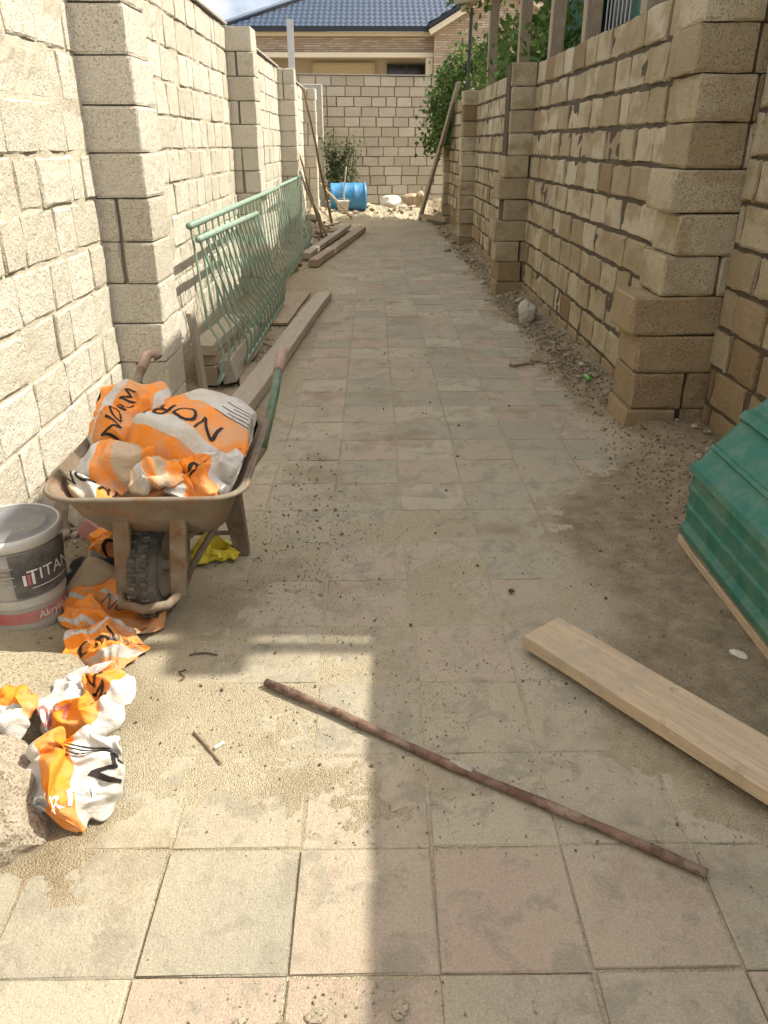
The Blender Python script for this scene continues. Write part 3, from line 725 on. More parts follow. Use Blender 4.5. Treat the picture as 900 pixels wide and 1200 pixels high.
tr.add(vs, fs); tr.v = [(v[0] + .006 * nse(v[0] * 9, v[1] * 9, v[2] * 9), v[1] + .008 * nse(v[0] * 7 + 4, v[1] * 7, v[2] * 7), v[2]) for v in tr.v]
tray = P(tr, 'tray', MT['barrow_tray'], wb, True)
rl = MB(); rp = ring(C_[0], C_[1], .3087, .377, .11, .546, .03); rl.tube([(v.x, v.y, v.z) for v in rp + [rp[0]]], .0085, 6, False)
l_ = wb.matrix_basis.translation; rl.v = [tuple(Vector(v) - l_) for v in rl.v]; rl.build('rolled_rim', MT['barrow_tray'], tray, True)
# handle tubes
for sx, gx, gy in ((-1, -.965, 3.30), (1, -.392, 3.27)):
    x0 = -.74 + sx * .15
    pts = [(-.722 + sx * .082, 2.222, .325), (x0 + .05 * sx, 2.5, .325), (-.70 + sx * .27, 2.80, .43), (gx + .0 * sx, gy - .28, .60), (gx, gy - .12, .655)]
    m = MB(); m.tube([Vector(p) for p in pts[:3]], .0165, 10); P(m, 'frame_tube', MT['barrow_steel'], wb, True)
    m = MB(); m.tube([Vector(p) for p in pts[2:]], .0175, 10); hd = P(m, 'handle', MT['green_handle' if sx > 0 else 'barrow_steel'], wb, True)
    m = MB()
    if sx > 0: m.tube([(gx, gy - .14, .65), (gx + .005, gy - .02, .688), (gx + .008, gy + .015, .70)], [.022, .022, .020], 10)
    else: m.tube([(gx, gy - .14, .65), (gx + .004, gy - .05, .685), (gx + .03, gy - .02, .69), (gx + .045, gy - .03, .67)], .021, 10)
    m.v = [tuple(Vector(v) - l_) for v in m.v]; m.build('grip', MT['grip_rubber'], hd, True)
# front struts and hoop
for x in (-.835, -.655):
    m = MB(); m.box((x + .022, 2.205, .315), (.054, .026, .36), Matrix.Rotation(R(4), 3, 'X') @ Matrix.Rotation(R(7), 3, 'Y'), .004); P(m, 'strut', MT['barrow_steel'], wb)
m = MB(); m.tube([(-.84, 2.36, .145), (-.845, 2.22, .140), (-.825, 2.155, .136), (-.75, 2.125, .134), (-.675, 2.15, .136), (-.648, 2.22, .140), (-.65, 2.36, .145)], .0155, 10); P(m, 'wheel_hoop', MT['barrow_steel'], wb, True)
for x in (-.838, -.655):
    m = MB(); m.tube([(x, 2.33, .16), (x - .004, 2.46, .35)], .014, 8); P(m, 'strut', MT['barrow_steel'], wb, True)
# legs
for sx, x in ((1, -.53), (-1, -.93)):
    m = MB(); y = 2.735
    for (dx, dy) in ((0, 0),):
        vs = []
        for z, wx, wy, cx, cy in ((-.0, .026, .018, x, y), (.03, .028, .02, x, y), (.40, .048, .03, x - .03 * sx, y - .06)):
            vs += [(cx - wx, cy - wy, z), (cx + wx, cy - wy, z), (cx + wx, cy + wy, z), (cx - wx, cy + wy, z)]
        m.add(vs, [(3, 2, 1, 0), (8, 9, 10, 11)] + [(4 * j + a_, 4 * j + (a_ + 1) % 4, 4 * j + 4 + (a_ + 1) % 4, 4 * j + 4 + a_) for j in range(2) for a_ in range(4)])
    P(m, 'leg', MT['barrow_steel'], wb)
    m = MB(); m.tube([(x - .02 * sx, 2.7, .10), (-.745 + sx * .09, 2.37, .17)] if False else [(x - .012 * sx, 2.71, .27), (-.745 + sx * .085, 2.40, .12)], .013, 8); P(m, 'brace', MT['barrow_steel'], wb, True)
m = MB(); m.tube([(-.93, 2.735, .10), (-.53, 2.735, .10)], .01, 8); P(m, 'leg_crossbar', MT['barrow_steel'], wb, True)
# wheel
WC = Vector((-.748, 2.335, .186)); WM = frame(WC, Vector((0, 0, -1)), Vector((0, 1, 0)), Vector((1, 0, 0)))
WM = Matrix.Translation(WC) @ Matrix.Rotation(R(-6), 4, 'Z') @ Matrix.Rotation(R(90), 4, 'Y')
whl = empty('wheel'); whl.parent = wb
m = MB(); tp = []
for k_ in range(12):
    a_ = 2 * math.pi * k_ / 12; tp.append((.143 + .043 * math.cos(a_), .050 * math.sin(a_)))
m.lathe(tp, 40, WM, True)
for k_ in range(36):                    # tread lugs
    a_ = 2 * math.pi * k_ / 36
    for s_ in (-1, 1):
        c_ = Vector((.1845 * math.cos(a_ + s_ * .04), .1845 * math.sin(a_ + s_ * .04), s_ * .019)); m.box(WM @ c_, (.009, .016, .026), WM.to_3x3() @ Matrix.Rotation(a_, 3, 'Z'))
m.v = [tuple(Vector(v) - l_) for v in m.v]; m.build('tyre', MT['tyre_rubber'], whl, True)
m = MB(); m.lathe([(.018, -.045), (.018, -.02), (.06, -.012), (.10, -.022), (.115, -.034), (.118, -.03), (.105, .0), (.118, .03), (.115, .034), (.10, .022), (.06, .012), (.018, .02), (.018, .045)], 32, WM)
m.v = [tuple(Vector(v) - l_) for v in m.v]; m.build('rim', MT['rim_steel'], whl, True)
m = MB(); m.tube([(-.845, 2.35, .17), (-.65, 2.33, .17)], .011, 8); P(m, 'axle', MT['barrow_steel'], wb, True)

# ------------------------------------------------------------------ lettering
def text_tris(s_, maxe):
    cu = bpy.data.curves.new('txt', 'FONT'); cu.body = s_; cu.align_x = 'CENTER'; cu.align_y = 'CENTER'; cu.size = 1.0; cu.resolution_u = 3
    ob = bpy.data.objects.new('txt', cu); me = bpy.data.meshes.new_from_object(ob); bpy.data.objects.remove(ob); bpy.data.curves.remove(cu)
    bm = bmesh.new(); bm.from_mesh(me); bpy.data.meshes.remove(me); bmesh.ops.triangulate(bm, faces=bm.faces[:])
    for _ in range(6):
        es = [e for e in bm.edges if e.calc_length() > maxe]
        if not es: break
        bmesh.ops.subdivide_edges(bm, edges=es, cuts=1); bmesh.ops.triangulate(bm, faces=[f for f in bm.faces if len(f.verts) > 3])
    bm.verts.index_update(); v = [(q.co.x, q.co.y) for q in bm.verts]; f = [[q.index for q in x.verts] for x in bm.faces]; bm.free(); return v, f
_tc = {}
def lettering(s_, maxe=.07):
    if s_ not in _tc: _tc[s_] = text_tris(s_, maxe)
    return _tc[s_]

# ------------------------------------------------------------------ crumpled sacks
def ridge(x, y, z): return 1 - abs(nse(x, y, z)) * 2
def bag(name, label, mat, w, l, th, M, seed, texts=(), amp=1.0, bend=0.0, sag=0.0, floor=None, group=None, patches=(), pinch=.25, res=64, tray=False):
    nu, nv = res, int(res * l / w)
    fr = random.Random(int(seed * 10)); folds = []
    for q_ in range(18):
        an = fr.uniform(0, 6.28); f_ = fr.choice((1.1, 1.6, 2.3, 3.4, 5.0, 7.0, 9.0)); folds.append((f_ * math.cos(an), f_ * math.sin(an), fr.random(), .020 / f_ ** .85))
    def pos(u, v, side):
        x, y = (u - .5), (v - .5)
        edge = min(1, max(0, 4.5 * min(u, 1 - u))) ** .6 * min(1, max(0, 4.5 * min(v, 1 - v))) ** .6
        wx = 1 - pinch * (4 * y * y) ** 2 + .10 * nse(v * 3.1, seed, 1.3); wy = 1 + .12 * nse(u * 2.7, seed * 1.7, 5.1) - .12 * (4 * x * x)
        px = x * w * wx + .03 * amp * nse(u * 3, v * 4, seed + 9.1); py = y * l * wy + .03 * amp * nse(u * 4, v * 3, seed + 4.7)
        cr_ = 0.0
        wu = u + .10 * nse(u * 2, v * 2, seed); wv = v * l / w + .10 * nse(u * 2, v * 2, seed + 7)
        for (fx, fy, ph, am) in folds:
            q_ = wu * fx + wv * fy + ph; cr_ += am * (2 * abs(q_ - math.floor(q_ + .5)) - .5)
        cr_ = amp * (cr_ + .030 * ridge(u * 2.3 + v * 1.4 + seed, v * 2.1 - u, seed * 2.3) - .02)
        pz = side * th * edge * (.75 + .5 * nse(u * 2, v * 2, seed * 3.1)) + cr_ * (.25 + .75 * edge) + side * .0015
        pz += bend * (x * x * w * w * 4) * -1 + sag * (y * y * l * l * 4) * -1
        q = M @ Vector((px, py, pz))
        if tray:
            ax, ay = q.x + .703, q.y - 2.47; ax = max(-.285, min(.285, ax)); ay = max(-.305, min(.352, ay)); q.x = ax - .703; q.y = ay + 2.47
            q.z = max(q.z, .37 + .205 * max(abs(ax) / .285, abs(ay) / .352) ** 3 + .006 * (1 + side))
        if floor is not None: 
            fz = floor + .006 + (.005 if side > 0 else 0)
            if q.z < fz: q.z = fz + .004 * (1 + nse(u * 8, v * 8, seed))
        return q
    base = M.translation.copy(); base.z = floor if floor is not None else base.z - th
    root = empty(name, base, 0, label, 'sack', group)
    vs = []; uv = []; fs = []; idx = {}
    for side in (1, -1):
        for j in range(nv + 1):
            for i in range(nu + 1):
                b_ = i in (0, nu) or j in (0, nv)
                if side < 0 and b_: idx[(side, i, j)] = idx[(1, i, j)]; continue
                idx[(side, i, j)] = len(vs); vs.append(pos(i / nu, j / nv, side)); uv.append((i / nu, j / nv))
        for j in range(nv):
            for i in range(nu):
                q = (idx[(side, i, j)], idx[(side, i + 1, j)], idx[(side, i + 1, j + 1)], idx[(side, i, j + 1)]); fs.append(q if side > 0 else q[::-1])
    me = bpy.data.meshes.new('sheet'); me.from_pydata([tuple(v - base) for v in vs], [], fs); me.materials.append(MT[mat])
    ul = me.uv_layers.new(name='UVMap'); me.polygons.foreach_set('use_smooth', [True] * len(fs))
    for lp in me.loops: ul.data[lp.index].uv = uv[lp.vertex_index]
    me.update(); link('sheet', me, root)
    def onto(u, v, lift):
        a_ = max(.02, min(.98, u)) * nu; b_ = max(.02, min(.98, v)) * nv; i = min(nu - 1, int(a_)); j = min(nv - 1, int(b_)); a_ -= i; b_ -= j
        q00, q10, q11, q01 = (vs[idx[(1, i + d_[0], j + d_[1])]] for d_ in ((0, 0), (1, 0), (1, 1), (0, 1)))
        p = q00.lerp(q10, a_).lerp(q01.lerp(q11, a_), b_); n = (q11 - q00).cross(q01 - q10)
        return p + n.normalized() * lift
    for (s_, cu, cv, size, ang, ink) in texts:
        tv, tf = lettering(s_); ca, sa = math.cos(R(ang)), math.sin(R(ang)); m = MB()
        m.add([onto(cu + (x * ca - y * sa) * size / w, cv + (x * sa + y * ca) * size / l, .0026) - base for x, y in tv], tf); m.build('lettering', MT[ink], root)
    for (u0, v0, u1, v1, ink) in patches:     # printed panels and ruled lines
        m = MB(); m.grid(lambda a_, b_: onto(u0 + (u1 - u0) * a_, v0 + (v1 - v0) * b_, .0016) - base, 8, 3); m.build('printed_panel', MT[ink], root)
    return root
def bagM(o, u, n):
    u = Vector(u).normalized(); n = Vector(n); n = (n - u * n.dot(u)).normalized(); return frame(Vector(o), u, n.cross(u), n)

logo = []
lines = [(.14 + .0, .30 - .03 * k_, .14 + (.20 if k_ % 2 else .26), .306 - .03 * k_, 'ink_black') for k_ in range(5)]
bag('cement_sack', 'big cement sack with NORM on an orange band, topmost in the wheelbarrow', 'bag_main', .56, .52, .05,
    bagM((-.625, 2.44, .665), (-.82, .46, .16), (.06, -.52, .85)), 3.3,
    [('NORM', .53, .475, .11, 0, 'ink_black'), ('NORM', .80, .22, .035, 0, 'label_dark'), ('N', .24, .80, .10, -40, 'ink_black')], .95, .5, .45, None, 'sacks in the wheelbarrow', patches=lines, tray=True)
bag('cement_sack', 'orange sack with RM reading upward, by the wheelbarrow handle nearer the sunlit wall', 'bag_orange', .34, .30, .03,
    bagM((-.875, 2.60, .655), (.12, .8, .5), (-.05, -.62, .78)), 7.1, [('NORM', .45, .50, .085, 0, 'ink_black')], 1.15, .3, .3, None, 'sacks in the wheelbarrow', tray=True)
bag('cement_sack', 'dirty crushed brown and orange sack at the front of the wheelbarrow', 'bag_dirty', .36, .24, .03,
    bagM((-.83, 2.30, .55), (1, .05, .0), (-.05, -.45, .9)), 11.7, [('NORM', .35, .25, .06, 10, 'ink_black')], 1.7, .2, .3, None, 'sacks in the wheelbarrow', tray=True)
bag('cement_sack', 'white sack end with orange stripe spilling to the wheelbarrow rim farther from the bucket', 'bag_mixed', .26, .18, .03,
    bagM((-.53, 2.27, .555), (.9, .1, .05), (.15, -.55, .85)), 15.9, [('N', .35, .6, .09, 130, 'ink_black')], 1.4, .3, .4, None, 'sacks in the wheelbarrow', tray=True)
bag('cement_sack', 'tan paper sack scrap on top of the wheelbarrow rim', 'bag_dirty', .18, .12, .03,
    bagM((-.69, 2.245, .56), (.9, .3, .15), (.0, -.5, .85)), 19.3, (), .8, .2, .3, None, 'sacks in the wheelbarrow', res=24, tray=True)
bag('cement_sack', 'orange sack with upside-down lettering on the soil behind the black rag', 'bag_orange', .30, .24, .05,
    bagM((-.97, 2.64, .085), (-1, .1, .05), (.0, -.75, .66)), 23.5, [('NO', .48, .55, .105, 0, 'ink_black')], .9, .3, .3, .02, 'sacks on the ground')
bag('cement_sack', 'folded orange sack wedged between paint bucket and wheelbarrow wheel', 'bag_orange', .36, .20, .025,
    bagM((-.90, 2.23, .075), (1, -.05, -.02), (.05, -.5, .86)), 27.1, [('NORM', .62, .66, .05, 5, 'label_dark')], 1.4, .2, .3, .012, 'sacks on the ground')
bag('cement_sack', 'orange sack with NO lettering half in sunlight before the wheelbarrow wheel', 'bag_orange', .25, .20, .025,
    bagM((-.86, 2.03, .055), (-.83, -.42, .05), (.1, -.45, .9)), 31.7, [('NO', .62, .45, .085, 0, 'ink_black'), ('NORM', .2, .5, .04, 0, 'label_dark')], 1.2, .3, .3, .012, 'sacks on the ground')
bag('cement_sack', 'sunlit white sack with orange side leaning on the concrete lump', 'bag_white', .24, .25, .018,
    bagM((-.80, 1.69, .125), (.86, -.35, -.1), (.25, -.50, .82)), 35.3, [('NO', .62, .72, .07, 130, 'ink_black'), ('NORM', .3, .2, .05, 20, 'label_red')], 1.35, .35, .35, .0, 'sacks on the ground')
bag('cement_sack', 'sunlit white and orange sack with printed label slumped over the boulder', 'bag_mixed', .22, .235, .025,
    bagM((-.735, 1.43, .115), (.95, .2, -.05), (.15, -.62, .76)), 39.9, [('M', .84, .45, .075, 60, 'ink_black'), ('NORM', .38, .28, .05, 0, 'ink_white')], 1.45, .4, .35, .0, 'sacks on the ground',
    patches=[(.45, .80 - .035 * k_, .45 + (.3 if k_ % 2 else .36), .812 - .035 * k_, 'ink_black') for k_ in range(4)])
bag('cement_sack', 'small torn sack scrap with a green corner beside the concrete lump', 'bag_scrap', .16, .18, .03,
    bagM((-.985, 1.62, .13), (.9, -.2, .0), (.1, -.5, .85)), 43.1, (), .9, .2, .2, .0, 'sacks on the ground', res=24)
bag('plastic_bag', 'crumpled yellow plastic bag beside the wheelbarrow leg', 'yellow_plastic', .17, .13, .035, bagM((-.63, 2.70, .04), (.9, .3, 0), (0, -.3, .95)), 47.3, (), 1.1, .2, .2, .008, None, res=26)
bag('black_rag', 'black crumpled rag lying behind the paint bucket', 'rag_black', .34, .2, .05, bagM((-1.02, 2.46, .06), (.9, -.4, 0), (0, -.3, .95)), 51.3, (), 1.2, .2, .2, .01, None, res=30)
for o in COL.objects:
    if o.name.startswith('plastic_bag'): o['category'] = 'bag'
    if o.name.startswith('black_rag'): o['category'] = 'rag'

# ------------------------------------------------------------------ paint bucket
BK = Vector((-1.205, 2.285, .012))
bk = empty('paint_bucket', BK, 0, 'grey paint bucket with dark lid and red label against the sunlit wall', 'bucket')
def brad(z): return .128 + .022 * z / .34
m = MB(); m.lathe([(.122, 0), (.128, .004)] + [(brad(z), z) for z in (.03, .10, .20, .262)] + [(brad(.262) + .008, .266), (brad(.275) + .008, .275), (brad(.28), .279), (brad(.33), .33)], 48, Matrix.Translation(BK)); P(m, 'body', MT['bucket_white'], bk, True)
m = MB(); m.lathe([(.155, .320), (.160, .324), (.161, .352), (.158, .357), (.150, .358), (.146, .3565), (.120, .3565), (.118, .3595), (.112, .3595), (.110, .3565), (.02, .357)], 48, Matrix.Translation(BK)); ld = P(m, 'lid', MT['lid_grey'], bk, True)
m = MB(); m.lathe([(.1595, .322), (.1635, .326), (.1645, .350), (.1600, .3585), (.1525, .360), (.1500, .3545)], 48, Matrix.Translation(BK), True); m.v = [tuple(Vector(v) - BK) for v in m.v]; m.build('lid_rim', MT['rim_silver'], ld, True)
def cyl(a_, z, lift): r_ = brad(z) + lift; return Vector((r_ * math.cos(a_), r_ * math.sin(a_), z))
A0 = R(-58)                               # where the label faces
def label_patch(a0, a1, z0, z1, mat, lift, slant=0.0):
    m = MB(); m.grid(lambda u, v: cyl(A0 + a0 + (a1 - a0) * u, z0 + (z1 - z0) * v + slant * (a0 + (a1 - a0) * u), lift), 20, 2); m.build('label_panel', MT[mat], bk, True)
label_patch(-.25, 1.25, .150, .312, 'label_dark', .0105); label_patch(-1.6, 1.35, .108, .140, 'rim_silver', .004); label_patch(-1.4, 1.3, .045, .088, 'label_red', .0016)
def on_bucket(s_, a_c, zc, size, mat, lift):
    tv, tf = lettering(s_); m = MB(); m.add([cyl(A0 + a_c + x * size / .15, zc + y * size, lift) for x, y in tv], tf); m.build('lettering', MT[mat], bk)
on_bucket('TITAN', .62, .225, .060, 'ink_white', .0125); on_bucket('Akrylik b', .62, .066, .040, 'ink_white', .0035)
for k_ in range(3): label_patch(-.05 + .09 * k_, .01 + .09 * k_, .195, .235, 'label_red' if k_ % 2 else 'ink_white', .0118)
for k_ in range(5): label_patch(-.75, -.75 + (.42 if k_ % 2 else .55), .265 - .016 * k_, .269 - .016 * k_, 'bucket_white', .0118)
label_patch(.1, 1.1, .180, .183, 'ink_white', .0118)

# ------------------------------------------------------------------ stones
def rock_mesh(sd, mat, sub=2, rough=.32, flat=1.0):
    bm = bmesh.new(); bmesh.ops.create_icosphere(bm, subdivisions=sub, radius=.5); r = random.Random(sd)
    pl = [(Vector((r.gauss(0, 1), r.gauss(0, 1), r.gauss(0, 1))).normalized(), r.uniform(.30, .44)) for _ in range(9)]
    for v in bm.verts:
        for n, d in pl:
            e = v.co.dot(n) - d
            if e > 0: v.co -= n * e
        v.co *= 1 + rough * .35 * fbm(v.co.x * 3 + sd, v.co.y * 3, v.co.z * 3, 3) + (.05 * fbm(v.co.x * 9 + sd, v.co.y * 9, v.co.z * 9, 4) if sub > 3 else 0)
        v.co.z *= flat
    me = bpy.data.meshes.new('rock'); bm.to_mesh(me); bm.free(); me.materials.append(MT[mat]); return me
def rock(name, loc, size, sd, mat, label, cat='stone', group=None, rot=(0, 0, 0), sub=3):
    me = rock_mesh(sd, mat, sub); o = link(name, me, None, TR(loc, rot) @ Matrix.Diagonal((*size, 1))); return props(o, label, cat, group)
rock('boulder', (-.95, 1.40, .05), (.38, .36, .29), 5, 'rubble_stone', 'large rough pale boulder with white and orange sack slumped on it', rot=(.2, -.15, .4), sub=4)
rock('concrete_lump', (-1.06, 1.83, .04), (.46, .44, .24), 8, 'sand_lump', 'flat dusty concrete lump in front of the paint bucket', rot=(0, .05, .2), sub=4)
rock('rubble_stone', (-1.22, 2.98, .08), (.22, .26, .30), 12, 'limestone_pale', 'pale broken limestone leaning at the foot of the sunlit wall', group=None, rot=(.2, .3, .2))
rock('rubble_stone', (-1.09, 3.05, .06), (.17, .14, .16), 14, 'rubble_stone', 'grey-green rubble stone behind the pink tile shard', rot=(.5, 0, 1))
rock('rubble_stone', (-.98, 3.12, .05), (.2, .14, .13), 17, 'rubble_stone', 'low grey rubble stone under the wheelbarrow tray', rot=(.1, .4, 2))
m = MB(); prism_y(m, [(-.09, 0), (.07, 0), (.05, .055), (-.03, .085)], -.012, .012)
props(m.build('tile_shard', MT['pink_tile'], None, False, TR((-1.16, 2.80, .03), (-.45, 0, -.3))), 'broken pink tile shard leaning by rubble near the wheelbarrow', 'tile')
m = MB(); m.grid(lambda u, v: Vector(((u - .5) * .24, (v - .5) * .17, .03 * math.sin(u * 3 + 1) + .02 * v * math.sin(u * 7))), 8, 6)
o = m.build('cardboard_piece', MT['cardboard'], None, True, TR((-.96, 2.36, .075), (.45, .05, -.35))); sm = o.modifiers.new('s', 'SOLIDIFY'); sm.thickness = .006
props(o, 'bent brown cardboard piece between the bucket and the wheel', 'cardboard')

# rubble along the wall feet: single stones
rs = random.Random(77); RK = [rock_mesh(100 + i, 'rubble_stone', 2, .4) for i in range(8)]; RP = [rock_mesh(130 + i, 'limestone_rust', 2, .4) for i in range(3)]
def scatter(n, fx, fy, smin, smax, label, group, name='rubble_stone'):
    for i in range(n):
        y = fy(); x = fx(y); s_ = smin + (smax - smin) * rs.random() ** 2.2; z = bed_height(x, y)
        me = rs.choice(RK if rs.random() < .75 else RP)
        props(link(name, me, None, TR((x, y, z + s_ * .18), (rs.uniform(-.5, .5), rs.uniform(-.5, .5), rs.uniform(0, 6.28))) @ Matrix.Diagonal((s_ * rs.uniform(.8, 1.5), s_, s_ * rs.uniform(.5, .8), 1))), label, 'stone', group)
scatter(70, lambda y: right_face(y) - abs(rs.gauss(.04, .11)) - .05, lambda: rs.uniform(2.9, 4.1), .012, .055, 'rubble chip on the soil at the foot of the nearest bay of the shaded wall', 'chips by the first bay of the shaded wall')
scatter(70, lambda y: 1.52 - abs(rs.gauss(.0, .10)), lambda: rs.uniform(4.6, 8.5), .015, .075, 'rubble chip along the foot of the shaded wall between its first two piers', 'chips by the second bay of the shaded wall')
scatter(60, lambda y: 1.46 - abs(rs.gauss(.0, .12)), lambda: rs.uniform(9, 17.2), .03, .13, 'rubble stone along the shaded wall beyond its second pier', 'chips by the far bays of the shaded wall')
scatter(45, lambda y: -1.28 + abs(rs.gauss(0, .12)), lambda: rs.uniform(2.75, 4.1), .02, .08, 'rubble chip on dark soil under the wheelbarrow by the sunlit wall', 'chips under the wheelbarrow')
scatter(55, lambda y: -1.2 + abs(rs.gauss(0, .2)), lambda: rs.uniform(9.8, 16.6), .05, .24, 'rubble stone heaped along the sunlit wall beyond the green railings', 'rubble beyond the railings')
scatter(46, lambda y: rs.uniform(-1.2, 1.4), lambda: rs.uniform(16.9, 19.2), .04, .17, 'pale stone on the earth mound before the end wall', 'stones on the mound')
rock('broken_block', (1.40, 7.05, .12), (.16, .22, .26), 31, 'concrete', 'pale grey broken block lying against the shaded wall', 'stone', rot=(.4, .3, .5))
rock('sand_sack', (.45, 18.3, .33), (.55, .38, .30), 33, 'plastic_white', 'dirty white filled sack on the earth mound', 'sack', rot=(0, .1, .3))
rock('sand_sack', (.95, 18.7, .36), (.7, .35, .26), 35, 'cardboard', 'brown filled sack on the mound beside the leaning plank', 'sack', rot=(0, -.1, -.1))
rock('sand_sack', (1.05, 18.2, .40), (.24, .22, .34), 36, 'limestone_tan', 'upright tan sack on the earth mound', 'sack', rot=(.2, .1, .5))
b_ = MB(); b_.tube([(1.45, 5.0, .075), (1.445, 5.07, .08), (1.44, 5.09, .082)], [.014, .014, .007], 10); solo(b_, 'crushed_bottle', MT['bottle_green'], (1.45, 5.03, .06), 'small bright green bottle end in the rubble by the shaded pier', 'bottle', None, True)

# fine gravel, too many to count
gv = MB(); rg_ = random.Random(5); tet = [Vector((1, 0, -.5)), Vector((-.5, .87, -.5)), Vector((-.5, -.87, -.5)), Vector((.1, -.1, .8))]
OCT = [Vector(q) for q in ((1, .1, 0), (-.9, .2, .1), (.1, 1, -.1), (0, -.9, .1), (.1, 0, .7), (0, .1, -.7))]; OF = [(0, 2, 4), (2, 1, 4), (1, 3, 4), (3, 0, 4), (2, 0, 5), (1, 2, 5), (3, 1, 5), (0, 3, 5)]
def grain(mb, x, y, s_):
    z = max(bed_height(x, y), .0); E_ = Euler((rg_.uniform(0, 6), rg_.uniform(0, 6), rg_.uniform(0, 6))).to_matrix() @ Matrix.Diagonal((1, rg_.uniform(.6, 1), rg_.uniform(.5, .9)))
    mb.add([Vector((x, y, z + s_ * .3)) + E_ @ q * s_ for q in OCT], OF)
for i in range(34000):
    y = .62 + 4.6 * rg_.random() ** 1.6; x = rg_.uniform(-1.15, 1.8)
    if fbm(x * 2.2, y * 2.2, 5.5, 4) + (.3 if 1.25 < y < 3.2 else -.45) + (.3 if x > 1.25 else 0) < rg_.uniform(-.3, .6): continue
    grain(gv, x, y, .0012 + .0045 * rg_.random() ** 4)
props(gv.build('gravel', MT['rubble_stone']), kind='stuff', label='fine loose gravel and sand grains scattered over the paving')
gd = MB()
for (cx, cy, sx_, sy_, n) in ((-.42, 2.75, .16, .32, 900), (-.15, 2.55, .12, .3, 420), (.55, 1.95, .25, .12, 420), (.85, 1.85, .2, .15, 500), (-.3, 3.3, .12, .4, 300), (1.5, 3.4, .16, .5, 2000), (1.25, 2.6, .3, .5, 1500), (1.46, 5.6, .07, .8, 2200), (1.43, 7.6, .065, .8, 1800), (1.42, 11.5, .08, 2.2, 2200), (-1.1, 3.0, .1, .35, 900), (-1.0, 6.3, .12, .6, 700), (-.1, .93, .18, .03, 120)):
    for _ in range(n): grain(gd, rg_.gauss(cx, sx_), rg_.gauss(cy, sy_), (.0011 + .0045 * rg_.random() ** 3) * (1 if cy < 3 else 2.2 if cy < 4 else 3.4))
props(gd.build('grit', MT['grit_grey']), kind='stuff', label='dark grey grit spilled in patches on the sand')
# dark crumbs and litter
db = MB()
for i in range(700):
    y = 1.3 + 12 * rg_.random() ** 1.6; x = rg_.gauss(.1, .75)
    if abs(x) < 1.35: grain(db, x, y, .002 + .009 * rg_.random() ** 4)
props(db.build('dirt_crumbs', MT['bark']), kind='stuff', label='dark crumbs of dirt and leaf litter over the paving')

# ------------------------------------------------------------------ foreground pieces
pp = []; pa, pb = Vector((-.332, 1.893, .015)), Vector((.748, 1.196, .013))
for i in range(15):
    f = i / 14; pp.append(pa.lerp(pb, f) + Vector((.004 * math.sin(f * 9), .004 * math.sin(f * 7 + 1), .002 * math.sin(f * 11))))
m = MB(); m.tube(pp, [.0120 + .0014 * math.sin(i * 2.1) for i in range(15)], 12); rp_ = solo(m, 'rusty_pipe', MT['rusty_pipe'], pa, 'long rusty brown steel bar lying across the paving', 'pipe', None, True)
m = MB(); c_ = pa.lerp(pb, .52); d_ = (pb - pa).normalized(); m.tube([c_ - d_ * .035, c_ + d_ * .03], .0140, 12); P_ = m; P_.v = [tuple(Vector(v) - pa) for v in m.v]; m.build('pale_splash', MT['concrete'], rp_, True)
beam('plank', (.553, 2.105, .022), (1.34, 1.0, .04), .175, .048, 'wood_fresh', 'fresh thick sawn plank on the paving beside the green sheets', 'plank', roll=.02, warp=.001)
beam('offcut', (1.38, 1.12, .0), (1.16, 1.02, .0), .06, .03, 'wood_grey', 'short grey offcut propping up the fresh plank', 'wood')
m = MB(); m.tube([(-.51, 1.69, .006), (-.46, 1.63, .005), (-.41, 1.565, .006)], [.0035, .004, .0025], 6); solo(m, 'twig', MT['stick_bark'], (-.46, 1.63, 0), 'straight brown twig on the sunlit sandy paving', 'twig')
m = MB(); m.tube([(-.425, 1.655, .006), (-.418, 1.625, .006)] if False else [(-.440, 1.625, .006), (-.418, 1.648, .006)], .0042, 8); solo(m, 'cigarette_butt', MT['butt_white'], (-.43, 1.636, 0), 'white cigarette butt beside the twig', 'litter')
m = MB(); m.tube([(-.60 + .012 * math.sin(i * 1.1), 1.92 + .012 * i * .8, .006 + .004 * math.sin(i * 2)) for i in range(7)], .0028, 5); solo(m, 'wire_curl', MT['wire_dark'], (-.6, 1.95, 0), 'curled dark scrap of wire on the sunlit sand', 'wire')
m = MB(); m.tube([(-.60 + .09 * i / 5, 2.05 + .012 * math.sin(i * .63), .006) for i in range(6)], .003, 5); solo(m, 'bent_wire', MT['wire_dark'], (-.56, 2.05, 0), 'thin bent wire near the edge of the barrow shade', 'wire')
rock('stone_chip', (1.18, 2.02, .012), (.075, .04, .018), 41, 'limestone_pale', 'flat pale stone chip on brown soil below the green sheets', 'stone', rot=(0, 0, 2.4), sub=2)
for i, (x, y, s_) in enumerate(((-.115, .905, .05), (.045, .915, .045), (-.26, .88, .06), (-.18, .885, .04))):
    rock('mortar_crumb', (x, y, .002), (s_, s_ * .7, .014), 50 + i, 'rubble_stone', 'pale mortar crumb stuck on the front paving tiles', 'mortar', 'mortar crumbs on the front tiles', (0, 0, i), 2)
rock('pebble', (.505, 2.42, .012), (.03, .02, .018), 61, 'bark', 'small dark pebble lying alone on dusty paving above the plank', 'stone', sub=2)

